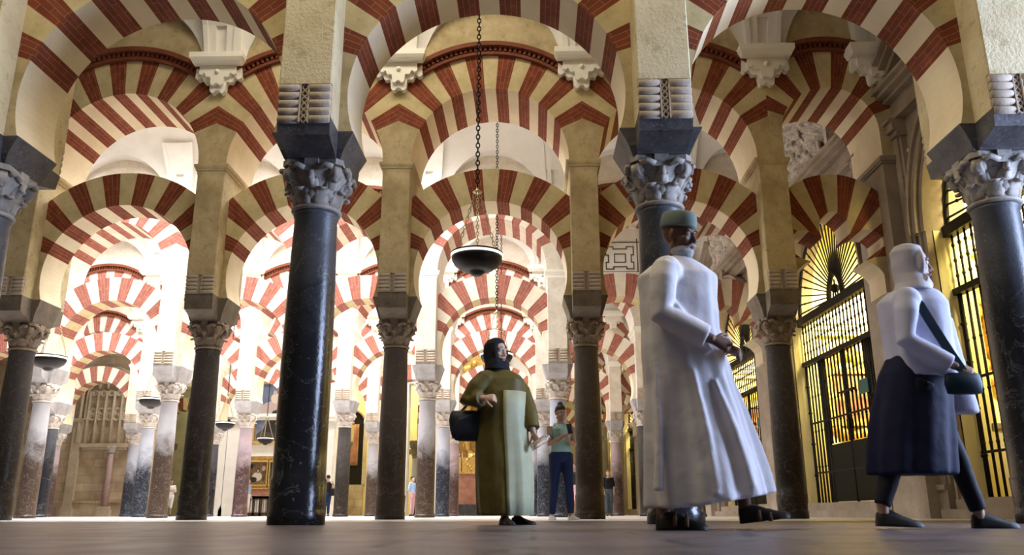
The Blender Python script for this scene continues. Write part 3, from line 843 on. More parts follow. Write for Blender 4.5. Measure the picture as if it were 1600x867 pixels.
    for k in range(26):
        t = 2*PI*k/26; xx = .70*cos(t); zz = 2.85+.98*sin(t)
        mb.sphere(TA(xx, -.08, zz), .13, M_GOLD, 9, 6, (1, .7, 1.1))
        if sin(t) > .3: mb.sphere(TA(xx*.5, -.07, zz+.2), .12, M_GOLD, 8, 6)
    mb.obj('gilded_frame', parent=e)
    mb = MB()
    for (z, w) in ((4.3, 1.3), (4.45, 1.4), (4.6, 1.5)): mb.box(-w, w, -.1-.05*w, 0, z, z+.1, M_WHITE, T=TA)
    mb.prism([(1.15*cos(PI*k/16), 4.75+.8*sin(PI*k/16)) for k in range(17)], -.08, 0, M_WHITE, T=TA)
    mb.obj('stucco_pediment', parent=e)
    # gate
    e = empty('iron_gate', WT(.25, c, GZ)); tag(e, 'black wrought iron gate with a rayed fanlight, %s along the wall' % NUM[n-1], 'gate', 'chapel gates')
    L3 = Matrix.Translation(-Vector(WT(.25, c, GZ)))
    def TG(x, y, z): return tuple(L3 @ Vector(WT(x+.25, y, z)))
    zA, zB = 3.42, 4.42
    bars = []
    nb = 24
    def bar(mb_, y, z0, z1, r=.021):
        mb_.tube([TG(0, y, z0), TG(0, y, z1)], r, 6, M_IRON)
        for q in (.25, .5, .75):
            zz = z0+(z1-z0)*q; mb_.sphere(TG(0, y, zz), .03, M_IRON, 7, 4, (1, 1, 1.4))
    for i in range(nb):
        y = c-g+2*g*(i+.5)/nb; mbb = MB()
        lowz = 1.52 if abs(y-c) < 1.2 else GZ
        bar(mbb, y, lowz, zA); bar(mbb, y, zA, zB, .017)
        mbb.obj('bar', parent=e)
    for yy in (c-g+.05, c-1.25, c-1.1, c, c+1.1, c+1.25, c+g-.05):
        mb = MB(); mb.tube([TG(0, yy, GZ), TG(0, yy, zA)], .032, 8, M_IRON); [mb.sphere(TG(0, yy, z), .055, M_IRON, 8, 5, (1, 1, .7)) for z in (.9, 1.6, 2.3, 2.9)]
        mb.obj('post', parent=e)
    mb = MB()
    mb.box(-.07, .07, c-g, c+g, zA-.05, zA+.05, M_IRON, T=TG); mb.box(-.09, .09, c-g, c+g, zB-.09, zB+.09, M_IRON, T=TG)
    for z in (.95, 2.05): mb.box(-.02, .02, c-g, c+g, z-.018, z+.018, M_IRON, T=TG)
    mb.obj('rails', parent=e)
    mb = MB(); mb.box(-.015, .015, c-1.2, c+1.2, GZ+.02, 1.5, M_IRONG, T=TG); mb.obj('kick_panel', parent=e)
    ns = 30
    for i in range(1, ns):
        t = PI*i/ns; r_in = .42; cy, sz = cos(t), sin(t)
        p0 = TG(0, c+.36*cy, zB+.08+.55*sz); p1 = TG(0, c+(g-.03)*cy, zB+(g-.03)*sz)
        mb = MB(); mb.tube([p0, p1], .018, 6, M_IRON)
        if i % 2 == 0: q = Vector(p0).lerp(Vector(p1), .82); mb.sphere(tuple(q), .03, M_IRON, 7, 5)
        mb.obj('fan_ray', parent=e)
    mb = MB()
    pts = [TG(0, c+.36*cos(PI*k/16), zB+.08+.55*sin(PI*k/16)) for k in range(17)]; mb.tube(pts, .06, 8, M_IRON)
    pts = [TG(0, c+(g-.03)*cos(PI*k/32), zB+(g-.03)*sin(PI*k/32)) for k in range(33)]; mb.tube(pts, .035, 6, M_IRON)
    for q in (-.15, 0, .15): mb.tube([TG(0, c+q, zB), TG(0, c+q*.6, zB+.5-abs(q))], .02, 6, M_IRON)
    mb.sphere(TG(0, c, zB+.3), .1, M_IRON, 8, 6)
    mb.obj('fanlight_boss', parent=e)
    mb = MB(); mb.box(-.05, .05, c-.06, c+.06, 1.75, 1.95, M_IRON, T=TG); mb.tube([TG(-.03, c, 1.95), TG(-.03, c, 2.5)], .012, 6, M_IRON); mb.box(-.04, .04, c-.4, c+.3, 2.5, 2.54, M_IRON, T=TG); mb.obj('lock', parent=e)
    mb = MB(); mb.box(-.06, -.02, c-1.15, c-.75, 2.35, 2.62, M_TEAL, T=TG); o = mb.obj('notice_plate', parent=e); o['label'] = 'dark teal plate on the bars'
    # warm lamp in the chapel
    l = bpy.data.lights.new('chapel_lamp', 'AREA'); l.shape = 'RECTANGLE'; l.size = 2.4; l.size_y = 1.6; l.energy = CH_E; l.color = (1.0, .83, .36)
    l.spread = R(60); lo = bpy.data.objects.new('chapel_lamp', l); COL.objects.link(lo); lo.location = WT(2.0, y0+1.6, 6.4); lo.rotation_euler = (R(62), 0, 0)
CH_E = 430
M_PAINTR = stone('dark_red_painting', (.08, .02, .015), (.55, .25, .12), 3, .5, .05, 10, (.02, .03, .05))
for n in range(1, 8):
    chapel(n, YS[n]+.0, YS[n+1])

# ------------------------------------------------------------------ hanging lamps
def make_lamp():
    e = empty('hanging_lamp', (0, 0, 3.3))
    mb = MB(); mb.lathe([(.01, -.235), (.06, -.23), (.10, -.20), (.115, -.175), (.13, -.178), (.22, -.145), (.30, -.085), (.335, -.02), (.345, .03), (.335, .035), (.30, 0), (.15, -.05), (.01, -.06)], 40, M_BRONZE, caps=False); mb.obj('bowl', parent=e)
    mb = MB(); mb.lathe([(.340, .028), (.352, .028), (.356, .06), (.340, .06)], 40, M_GLASSW, caps=False); mb.obj('glass_band', parent=e)
    mb = MB(); mb.lathe([(.33, .058), (.352, .058), (.352, .085), (.33, .09), (.31, .08), (.30, .06)], 40, M_BRONZE, caps=False)
    mb.lathe([(.001, .035), (.31, .05), (.31, .062), (.001, .045)], 40, M_BRONZE, caps=False); mb.obj('rim', parent=e)
    mb = MB(); mb.lathe([(.01, .95), (.055, .955), (.07, .97), (.055, .985), (.02, 1.0), (.015, 1.04)], 20, M_BRASS); mb.obj('canopy_plate', parent=e)
    def link(mb, p, d, u, L, w, r, m):
        d = d.normalized(); side = d.cross(u).normalized()
        n = 10; RS = []
        pts = []
        for k in range(n):
            a = 2*PI*k/n; pts.append(p+d*(L*.5*cos(a))+side*(w*.5*sin(a)))
        for k in range(n):
            t = (pts[(k+1) % n]-pts[k-1]).normalized(); nrm = t.cross(d.cross(side)).normalized(); bn = t.cross(nrm)
            RS.append([tuple(pts[k]+(nrm*cos(2*PI*j/5)+bn*sin(2*PI*j/5))*r) for j in range(5)])
        RS.append(RS[0]); mb.rings(RS, m, caps=False)
    def chain(p0, p1, L, w, r, m, name, par):
        mb = MB(); p0, p1 = Vector(p0), Vector(p1); d = p1-p0; n = int(d.length/(L*.78)); d.normalize()
        u = Vector((0, 1, 0)); v = d.cross(u).normalized()
        for k in range(n): link(mb, p0+d*((k+.5)*(p1-p0).length/n), d, u if k % 2 else v, L, w, r, m)
        return mb.obj(name, parent=par)
    for k in range(3):
        a = R(35+120*k); chain((.33*cos(a), .33*sin(a), .08), (.04*cos(a), .04*sin(a), .96), .07, .036, .006, M_BRASS, 'chain', e)
    o = chain((0, 0, 1.04), (0, 0, 6.7), .085, .05, .009, M_IRON, 'hanging_chain', e)
    return e
LAMP = make_lamp()
yl = [0]+[(ROWY[i]+ROWY[i+1])/2 for i in range(1, 8)]
spots = [(745, 1), (776, 2), (78, 2), (237, 3), (783, 3), (352, 4), (415, 5), (637, 6)]
LAMPL = ['largest black bowl lamp, hanging in front of the second arcade', 'black bowl lamp behind the head of the woman in olive', 'black bowl lamp beside the leftmost dark column of the second arcade', 'black bowl lamp by the grey and brown column left of centre', 'small bowl lamp in the centre of the nave behind the third arcade', 'black bowl lamp left of the purple-brown column', 'small bowl lamp in front of the large dark painting', 'tiny white bowl lamp seen right of the central brown column']
def px_x(px, py, Y):
    u0, v0 = px-800, 433.5-py
    d = rt*(u0/f_)+upv*(v0/f_)+fw
    return d.x*Y/d.y, camh+d.z*Y/d.y
LY = {745: 405, 776: 535, 78: 555, 237: 622, 783: 600, 352: 662, 415: 685, 637: 760}
for i, (px, nv) in enumerate(spots):
    o = LAMP if i == 0 else copy_tree(LAMP)
    x, z = px_x(px, LY[px], yl[nv]); o.location = (x, yl[nv], z if i in (0,) else 3.28)
    tag(o, LAMPL[i], 'lamp', 'black bowl lamps on chains')

# ------------------------------------------------------------------ the far wall, its openings, windows, altars and paintings
YB = 40.0
def XB(px): return px_x(px, 700, YB)[0]
def ZB(py): return px_x(420, py, YB)[1]
def wallseg(x0, x1, m, z0=0, z1=10.4, y=YB, th=.8):
    global NW
    mb = MB(); mb.box(x0, x1, y, y+th, z0, z1, m); o = mb.obj('wall_back_%d' % NW)
    NW += 1; return o
NW = 1
def mashlar():
    m, nt, b = nodes('ashlar_blocks')
    tc = N(nt, 'ShaderNodeTexCoord'); mp = N(nt, 'ShaderNodeMapping'); mp.inputs['Rotation'].default_value = (PI/2, 0, 0)
    nt.links.new(tc.outputs['Object'], mp.inputs[0])
    br = N(nt, 'ShaderNodeTexBrick'); br.inputs['Scale'].default_value = 1; br.inputs['Mortar Size'].default_value = .012
    br.inputs['Brick Width'].default_value = .75; br.inputs['Row Height'].default_value = .38
    br.inputs['Color1'].default_value = (.52, .42, .28, 1); br.inputs['Color2'].default_value = (.66, .56, .42, 1); br.inputs['Mortar'].default_value = (.42, .34, .24, 1)
    nt.links.new(mp.outputs[0], br.inputs['Vector'])
    n1 = N(nt, 'ShaderNodeTexNoise', Scale=.9, Detail=7.0); nt.links.new(tc.outputs['Object'], n1.inputs['Vector'])
    mx = N(nt, 'ShaderNodeMixRGB', blend_type='MULTIPLY'); mx.inputs[0].default_value = 1
    nt.links.new(br.outputs[0], mx.inputs[1]); nt.links.new(ramp(nt, n1.outputs[0], [(.35, (.62, .55, .5)), (.65, (1.1, 1.08, 1.05))]), mx.inputs[2])
    nt.links.new(mx.outputs[0], b.inputs['Base Color']); b.inputs['Roughness'].default_value = .9
    return m
M_ASH = mashlar()
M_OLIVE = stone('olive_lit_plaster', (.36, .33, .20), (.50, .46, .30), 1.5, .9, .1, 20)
M_REDM = stone('red_brown_marble', (.30, .12, .07), (.46, .24, .16), 3, .3, .05, 20)
T_W = lambda o, l: tag(o, l, 'wall', kind='structure')
T_W(wallseg(-27, XB(236), M_ASH), 'buff ashlar wall around the blind tracery window')
T_W(wallseg(XB(312), XB(524), M_WHITE), 'white wall with paintings and pilasters')
T_W(wallseg(XB(598), XB(636), M_WHITE), 'strip of white wall behind the central brown column')
T_W(wallseg(XB(654), XB(868), M_WHITE), 'white wall behind the gilded high altar')
T_W(wallseg(XB(236), XB(312), M_OLIVE, 6.1), 'wall over the olive lit opening')
T_W(wallseg(XB(524), XB(598), M_WHITE, 6.2), 'wall over the yellow lit opening')
T_W(wallseg(XB(636), XB(654), M_WHITE, 6.2), 'wall over the narrow opening')
T_W(wallseg(-27, XB(540), M_OLIVE, 0, 9, 46.5, .4), 'olive lit wall seen through the left opening')
T_W(wallseg(XB(520)-1.6, XB(668), M_YEL, 0, 9, 45.5, .4), 'yellow plastered wall seen through the narrow openings')
T_W(wallseg(XB(868)-.0, 7.5, M_OLIVE, 0, 10.4, 53.8, .5), 'dim end wall of the right-hand aisle')
mb = MB(); mb.box(XB(868)-.3, XB(868), YB+.8, 53.8, 0, 10.4, M_OLIVE); T_W(mb.obj('wall_aisle_side'), 'side wall of the far right-hand aisle')
mb = MB(); mb.box(-27.3, -27, -4, 47, 0, 10.4, M_OCH); T_W(mb.obj('wall_left'), 'plastered left side wall')
mb = MB(); mb.box(-27, XB(700), YB+.8, 46.9, 8.9, 9.1, M_WHITE); tag(mb.obj('ceiling_9'), 'flat ceiling behind the far wall', 'ceiling', kind='structure')
# blind gothic tracery window
def at(x, z): return (x, YB, z)
xa, xb = XB(133), XB(197); z0, z1 = ZB(692), ZB(620)
e = empty('tracery_window', (0, YB, z0)); tag(e, 'tall blind gothic tracery window in the buff ashlar wall', 'window')
OFF = Vector((0, YB, z0))
def TB(x, y, z): return (x, y, z-z0)      # child coordinates relative to the Empty (y already relative)
mb = MB(); n = 5; wx = (xb-xa)/n
mb.box(xa-.15, xb+.15, -.28, 0, z0-.18, z0, M_WALLS, T=TB); mb.box(xa-.05, xb+.05, -.18, 0, z0-.3, z0-.18, M_WALLS, T=TB)
for i in range(n+1):
    x = xa+wx*i; mb.box(x-.06, x+.06, -.16, 0, z0, z1+.3, M_WALLS, T=TB)
    mb.tube([TB(x, -.17, z0), TB(x, -.17, z1+.3)], .05, 8, M_WALLS)
mb.obj('mullions', parent=e)
mb = MB()
for i in range(n):
    xc = xa+wx*(i+.5)
    for zc, r in ((z0+1.25, wx*.36), (z0+1.25+wx*.72, wx*.36), (z1+.2, wx*.30)):
        pts = [TB(xc+r*cos(2*PI*k/16), -.12, zc+r*sin(2*PI*k/16)) for k in range(17)]; mb.tube(pts, .05, 6, M_WALLS)
        for q in range(4): a = PI/4+q*PI/2; mb.sphere(TB(xc+r*.55*cos(a), -.10, zc+r*.55*sin(a)), .05, M_WALLS, 6, 4)
    for s_ in (-1, 1): mb.tube([TB(xc+s_*wx*.5, -.12, z1+.45), TB(xc+s_*wx*.35, -.12, z1+.8), TB(xc, -.12, z1+1.0)], .05, 6, M_WALLS)
mb.obj('tracery', parent=e)
mb = MB()
xm, rw = (xa+xb)/2, (xb-xa)/2
for r_, d in ((rw+.15, .2), (rw+.35, .3)):
    pts = [TB(xm+r_*cos(PI*k/24), -d+.1, z1+.1+1.0*r_*sin(PI*k/24)) for k in range(25)]; mb.tube([TB(xm+r_, -d+.1, z0)]+pts+[TB(xm-r_, -d+.1, z0)], .08, 6, M_WALLS)
mb.obj('hood_mould', parent=e)
# dado, strips and engaged column beside it
mb = MB(); mb.box(-27, XB(236), YB-.12, YB, 0, .62, M_ASH); mb.box(-27, XB(236), YB-.17, YB, .62, .72, M_ASH); tag(mb.obj('baseboard_back'), 'low stone dado under the ashlar wall', 'dado', kind='structure')
def pilaster(x, w, H, m, lab, name='wall_pilaster', d=.18):
    e = empty(name, (x, YB, 0)); tag(e, lab, 'pilaster'); mb = MB()
    mb.box(-w/2, w/2, -d, 0, .5, H, m); mb.obj('pilaster_shaft', parent=e)
    mb = MB(); mb.box(-w/2-.1, w/2+.1, -d-.1, 0, 0, .32, m); mb.box(-w/2-.06, w/2+.06, -d-.06, 0, .32, .42, m); mb.box(-w/2-.03, w/2+.03, -d-.03, 0, .42, .5, m); mb.obj('pilaster_base', parent=e)
    mb = MB()
    for i, (a, b) in enumerate(((0, .06), (.06, .1), (.1, .2), (.2, .28), (.28, .36))): o_ = (.02, .04, .02, .10, .16)[i]; mb.box(-w/2-o_, w/2+o_, -d-o_, 0, H+a, H+b, m)
    mb.obj('pilaster_capital', parent=e)
pilaster(XB(120), .42, 4.2, M_WALLS, 'pale stone pilaster left of the tracery window')
for px, l in ((345, 'white panelled pilaster left of the purple-brown column'), (366, 'broad white pilaster beside the paintings'), (512, 'white panelled pilaster right of the largest blue-black column'), (678, 'white panelled pilaster in the centre of the far wall')):
    pilaster(XB(px), .62, 4.1, M_WHITE, l)
e = empty('engaged_column', (XB(178), YB-.2, 0)); tag(e, 'small pink column on a plinth right of the tracery window', 'column')
mb = MB(); mb.box(-.35, .35, -.2, .2, 0, .3, M_WALLS); mb.box(-.28, .28, -.2, .2, .3, .45, M_WALLS); mb.obj('plinth', parent=e)
mb = MB(); mb.lathe([(.17, .45), (.17, .5), (.15, .55), (.14, 1.8), (.13, 2.9)], 20, M_S_PINK); mb.obj('shaft', parent=e)
o = inst('capital', ME['capital_l'], e, (0, 0, .9)); o.scale = (.72, .72, .72)
# white cornice along the painted wall
mb = MB()
for (a, b, z0_, z1_, d) in ((XB(312), XB(524), 4.45, 4.6, .12), (XB(312), XB(524), 4.6, 4.75, .2), (XB(654), XB(868), 4.45, 4.6, .12), (XB(654), XB(868), 4.6, 4.75, .2)): mb.box(a, b, YB-d, YB, z0_, z1_, M_WHITE)
tag(mb.obj('trim_back'), 'white moulded cornice along the far wall', 'cornice', kind='structure')

# ---- paintings
def mpaint(name, stops, scale, dist=1.5):
    m, nt, b = nodes(name); tc = N(nt, 'ShaderNodeTexCoord'); n1 = N(nt, 'ShaderNodeTexNoise', Scale=scale, Detail=3.0, Distortion=dist)
    nt.links.new(tc.outputs['Object'], n1.inputs['Vector']); nt.links.new(ramp(nt, n1.outputs[0], stops), b.inputs['Base Color']); b.inputs['Roughness'].default_value = .4
    return m
M_SKY = mpaint('painted_cloudy_sky', [(.3, (.05, .09, .20)), (.55, (.16, .17, .22)), (.75, (.38, .30, .27))], .7)
M_DK = mpaint('painted_dark_ground', [(.3, (.02, .018, .015)), (.7, (.09, .075, .06))], 1.2)
M_BROWNP = mpaint('painted_brown_interior', [(.3, (.05, .03, .015)), (.55, (.20, .12, .04)), (.8, (.5, .34, .14))], 2)
M_BLACKR = plain('painted_black_robe', (.012, .011, .012), .5); M_SKINP = plain('painted_flesh', (.5, .32, .24), .5); M_CREAMP = plain('painted_pale_cloth', (.55, .47, .38), .5); M_PINKP = plain('painted_rose_cloud', (.42, .33, .32), .5)
def framed(name, x0, x1, z0, z1, mcan, label, shapes, fw_=.16):
    e = empty(name, ((x0+x1)/2, YB-.02, z0)); tag(e, label, 'painting'); hx = (x1-x0)/2; H = z1-z0
    mb = MB(); mb.box(-hx, hx, -.06, 0, 0, H, mcan); mb.obj('canvas', parent=e)
    mb = MB(); q = fw_
    for (a, b, c, d, dd) in ((-hx-q, -hx, -q, H+q, .16), (hx, hx+q, -q, H+q, .16), (-hx, hx, -q, 0, .16), (-hx, hx, H, H+q, .16)): mb.box(a, b, -dd, 0, c, d, M_GOLD)
    mb.obj('frame', parent=e)
    mb = MB()
    for (pts, m, dd) in shapes: mb.prism([(px*hx, pz*H) for px, pz in pts], -.065-dd, -.06, m)
    if shapes: mb.obj('painted_figures', parent=e)
    return e
def ell(cx, cz, rx, rz, n=18): return [(cx+rx*cos(2*PI*k/n), cz+rz*sin(2*PI*k/n)) for k in range(n)]
framed('oil_painting', XB(397), XB(470), ZB(689), ZB(600), M_SKY, 'very large gold framed painting of a black robed figure under a cloudy blue sky', [
    (ell(-.1, .08, .85, .14), M_DK, .002), (ell(-.35, .52, .5, .17), M_PINKP, .003), (ell(-.2, .74, .22, .09), M_CREAMP, .004), (ell(-.25, .84, .08, .04), M_SKINP, .006),
    ([(-.72, .16), (-.1, .14), (.1, .3), (.0, .46), (-.12, .54), (-.28, .52), (-.5, .36)], M_BLACKR, .006), (ell(-.17, .575, .08, .035), M_SKINP, .008), ([(-.15, .3), (.1, .42), (.12, .38), (-.1, .26)], M_SKINP, .008), (ell(.6, .85, .3, .1), M_PINKP, .004)])
framed('oil_painting', XB(394), XB(421), ZB(757), ZB(722), M_BROWNP, 'small gold framed painting of a seated figure in brown light, left below the largest painting', [
    (ell(-.1, .35, .55, .2), M_CREAMP, .002), (ell(-.05, .62, .18, .12), M_BLACKR, .003), (ell(-.05, .6, .09, .07), M_SKINP, .005), (ell(.6, .72, .22, .12), M_SKINP, .003), (ell(-.5, .22, .4, .12), M_BLACKR, .004), (ell(-.8, .8, .2, .12), M_BLACKR, .003)], .1)
framed('oil_painting', XB(426), XB(460), ZB(757), ZB(722), M_DK, 'dark blue gold framed painting beside the small brown one', [(ell(0, .4, .4, .3), M_BLACKR, .002)], .1)
# rust coloured panel and dark rack below the paintings
e = empty('altar_dado', (XB(425), YB, 0)); tag(e, 'rust and gold altar panelling under the paintings', 'panelling'); hx = (XB(470)-XB(390))/2
mb = MB(); mb.box(-hx, hx, -.3, 0, ZB(776), ZB(764), M_REDM); mb.obj('rust_panel', parent=e)
mb = MB(); mb.box(-hx, hx, -.12, 0, ZB(718), ZB(713), M_GOLD); mb.box(-hx, hx, -.2, 0, ZB(713), ZB(711), M_WHITE); mb.obj('upper_moulding', parent=e)
mb = MB(); mb.box(-hx, hx, -.34, 0, ZB(764), ZB(762), M_GOLD); mb.obj('lower_moulding', parent=e)
e = empty('slatted_rack', (XB(425), YB-.45, 0)); tag(e, 'dark wooden rack with pale slats below the small paintings', 'rack')
mb = MB(); zt = ZB(776)
for z in (.08, .85, zt-.06): mb.box(-hx, hx, -.1, .3, z-.06, z+.06, M_WOODD)
for k in range(8): x = -hx+.05+(2*hx-.1)*k/7; mb.box(x-.05, x+.05, -.1, .3, 0, zt, M_WOODD)
mb.obj('rack_frame', parent=e)
mb = MB()
for k in range(21): x = -hx+.2+(2*hx-.4)*k/20; mb.box(x-.075, x+.06, .0, .1, .16, .78, M_CREAM); mb.box(x-.075, x+.06, .0, .1, .93, zt-.14, M_CREAM)
mb.obj('slats', parent=e)

# ---- things seen through the openings
def stripe_arch(x, y, lab, w=1.33):
    e = inst('horseshoe_arch', ME['low_ochre'], None, (x, y, 0)); tag(e, lab, 'arch')
stripe_arch(XB(290)-1.6, 43.6, 'shaded striped arch through the olive lit opening'); stripe_arch(XB(545)-1.9, 43.0, 'shaded striped arch through the yellow lit opening'); stripe_arch(XB(655)+.9, 43.0, 'shaded striped arch through the narrow opening')
def smallcol(px, y, lab):
    x = px_x(px, 700, y)[0]; e = empty('marble_column', (x, y, 0)); tag(e, lab, 'column'); inst('shaft', ME['shaftb_grey'], e); inst('capital', ME['capital_b'], e); inst('impost_block', ME['impost_b'], e)
smallcol(262, 43.6, 'grey column with a dark capital deep in the olive lit opening'); smallcol(538, 43.0, 'grey column deep in the yellow lit opening'); smallcol(651, 43.0, 'grey column deep in the narrow opening')
e = empty('wall_niche', (px_x(547, 700, 45.3)[0], 45.4, 1.6)); tag(e, 'dark arched alcove with a red hanging in the yellow room', 'alcove')
mb = MB(); mb.box(-.75, .75, -.05, .0, 0, 3.2, M_IRON); mb.prism([(.75*cos(PI*k/12), 3.2+.75*sin(PI*k/12)) for k in range(13)], -.05, 0, M_IRON); mb.obj('recess', parent=e)
mb = MB(); mb.box(-.8, .8, -.25, 0, -1.6, -.02, M_ASH); mb.obj('stone_base', parent=e)
mb = MB()
for s_ in (-1, 1): mb.box(s_*.8-.08, s_*.8+.08, -.2, 0, 0, 3.2, M_WALLS)
pts = [(.8*cos(PI*k/16), -.1, 3.2+.8*sin(PI*k/16)) for k in range(17)]; mb.tube(pts, .09, 6, M_WALLS); mb.obj('surround', parent=e)
mb = MB(); RS = []
for k in range(9): z = 3.2-2.2*k/8; RS.append([(-.45+.9*j/8, -.12+.05*sin(j*2.2), z) for j in range(9)]+[(.45-.9*j/8, -.07+.05*sin((8-j)*2.2), z) for j in range(9)])
mb.rings(RS, M_REDM); o = mb.obj('red_hanging', parent=e); o['label'] = 'dark red hanging in the recess'
# gilded high altar in the centre
xA = (XB(715)+XB(775))/2; e = empty('high_altar', (XB(748), YB, 0)); tag(e, 'gilded carved high altar on red-brown marble in the far centre', 'altar')
hw = XB(800)-XB(748)
mb = MB()
for k, (d, z) in enumerate(((2.0, .14), (1.7, .28), (1.4, .42))): mb.box(-hw, hw, -d, 0, z-.14, z, M_IMPD)
mb.obj('altar_steps', parent=e)
mb = MB(); mb.box(-hw+.1, hw-.1, -1.1, 0, .42, 1.85, M_REDM); mb.box(-hw+.05, hw-.05, -1.15, 0, 1.85, 1.95, M_GOLD); mb.box(-hw+.05, hw-.05, -1.15, 0, .42, .5, M_IMPD); mb.obj('marble_base', parent=e)
for s_ in (-1, 1, -.38, .38):
    mb = MB(); x = s_*(hw-.55); zz = [2.6+.06*k for k in range(44)]
    mb.rings([[(x+.10*cos(z*7)+(.17)*cos(a), -.7+.10*sin(z*7)+.17*sin(a), z) for a in [2*PI*j/12 for j in range(12)]] for z in zz], M_GOLD)
    for q in range(22): z = 2.7+q*.115; mb.sphere((x+.1*cos(z*7)+.16*cos(z*5), -.7+.1*sin(z*7)-.14, z), .06, M_GOLD, 6, 4)
    mb.box(x-.3, x+.3, -1.0, -.3, 1.95, 2.6, M_GOLD); mb.box(x-.3, x+.3, -1.0, -.3, 5.2, 5.4, M_GOLD)
    for q in range(6): mb.sphere((x+.12*cos(q), -.95, 2.05+q*.1), .1, M_GOLD, 6, 4)
    mb.obj('twisted_column', parent=e)
mb = MB(); mb.box(-hw+.1, hw-.1, -.3, 0, 1.95, 8.4, M_GOLD); rr = random.Random(5)
for q in range(90):
    x = rr.uniform(-hw+.3, hw-.3); z = rr.choice([rr.uniform(2.0, 2.7), rr.uniform(5.2, 8.4), rr.uniform(2.0, 8.4)]); mb.sphere((x, -.30, z), rr.uniform(.08, .2), M_GOLD, 7, 5, (1, .6, 1.2))
mb.obj('carved_retable', parent=e); mb = MB(); mb.box(-hw, hw, -.9, 0, 5.4, 5.7, M_GOLD); mb.obj('gilded_cornice', parent=e)
for q in range(6):
    x = -hw*.45+q*.28; c = empty('altar_candle', (XB(748)+x, YB-.75, 1.95)); tag(c, 'pale candles in gilt sticks on the high altar', 'candle', 'candles on the high altar')
    mb = MB(); mb.lathe([(.07, 0), (.03, .04), (.02, .2), (.05, .24), (.05, .26)], 10, M_GOLD); mb.obj('candlestick', parent=c)
    mb = MB(); mb.lathe([(.025, .26), (.025, .85), (.005, .87)], 8, M_CREAM); mb.obj('candle_stem', parent=c)
# fret panel filling the arch opening of the third arcade beside the right-hand bay
y3 = ROWY[3]; xc = X0(y3)+S/2
e = empty('fretwork_panel', (xc, y3-.1, 5.95)); tag(e, 'white panel with a dark inlaid key pattern behind the right side of the second arcade', 'panel')
mb = MB(); mb.box(-1.36, 1.36, -.08, .08, 0, 1.0, M_WHITE)
mb.prism([(1.3*cos(PI*k/20), 1.0+.32*sin(PI*k/20)) for k in range(21)], -.08, .08, M_WHITE); mb.box(-1.4, 1.4, -.2, .0, -.02, .03, M_WHITE); mb.box(-1.4, 1.4, -.14, 0, .06, .10, M_WHITE); mb.obj('board', parent=e)
mb = MB()
def ln(P, r=.012):
    for (a, b), (c_, d) in zip(P, P[1:]): mb.box(min(a, c_)-r, max(a, c_)+r, -.095, -.08, min(b, d)-r, max(b, d)+r, M_FRET)
for x0 in (-1.3, -.38, .54):
    ln([(x0-.06, .12), (x0-.06, 1.0)]); X = lambda a: x0+a
    ln([(X(.05), .2), (X(.05), .38), (X(.11), .38), (X(.11), .58), (X(.05), .58), (X(.05), .8), (X(.24), .8), (X(.24), .74), (X(.58), .74), (X(.58), .8), (X(.76), .8), (X(.76), .58), (X(.70), .58), (X(.70), .38), (X(.76), .38), (X(.76), .2), (X(.58), .2), (X(.58), .26), (X(.24), .26), (X(.24), .2), (X(.05), .2)])
    ln([(X(.27), .38), (X(.27), .6), (X(.55), .6), (X(.55), .38), (X(.27), .38)])
ln([(-1.3, .12), (1.3, .12)]); ln([(-1.3, .92), (1.3, .92)]); mb.obj('inlaid_fret', parent=e)

# ------------------------------------------------------------------ people
def cloth(name, c, rough=.8, c2=None):
    c2 = c2 or tuple(v*.82 for v in c)
    return stone(name, c2, c, 6, rough, .15, 90, spec=.2)
def skinmat(name, c):
    m = stone(name, tuple(v*.85 for v in c), c, 12, .5, .05, 120, spec=.35)
    b = m.node_tree.nodes['Principled BSDF']; b.inputs['Subsurface Weight'].default_value = .06; b.inputs['Subsurface Radius'].default_value = (.02, .008, .004)
    return m
M_SKD = skinmat('deep_brown_skin', (.16, .08, .05)); M_SKM = skinmat('olive_skin', (.42, .25, .17)); M_SKL = skinmat('fair_skin', (.58, .38, .29))
M_EYEW = plain('eye_white', (.8, .78, .74), .25); M_IRIS = plain('dark_iris', (.03, .018, .012), .2); M_LIP = plain('lips', (.32, .12, .10), .5)
M_HAIRD = stone('dark_hair', (.012, .009, .007), (.035, .024, .018), 30, .45, .4, 120)
M_HAIRR = stone('auburn_hair', (.10, .035, .02), (.2, .07, .035), 30, .45, .4, 120)
M_GREYB = stone('grey_beard', (.30, .29, .28), (.5, .49, .48), 30, .8, .5, 120)
WRK = bpy.data.textures.new('cloth_wrinkles', 'CLOUDS'); WRK.noise_scale = .14; WRK.noise_depth = 2
def remesh(o, v=.006, it=2):
    clothy = it == 3 or 'leggings' in o.name or 'jeans' in o.name or 'top' in o.name or 'shirt' in o.name
    if clothy: it = 9
    r = o.modifiers.new('remesh', 'REMESH'); r.mode = 'VOXEL'; r.voxel_size = v; r.use_smooth_shade = True
    if it: s = o.modifiers.new('smooth', 'CORRECTIVE_SMOOTH' if False else 'SMOOTH'); s.factor = .5; s.iterations = it
    if clothy:
        d = o.modifiers.new('wrinkles', 'DISPLACE'); d.texture = WRK; d.strength = .010; d.mid_level = .5; d.texture_coords = 'LOCAL'
    return o
def V3(*a): return Vector(a)
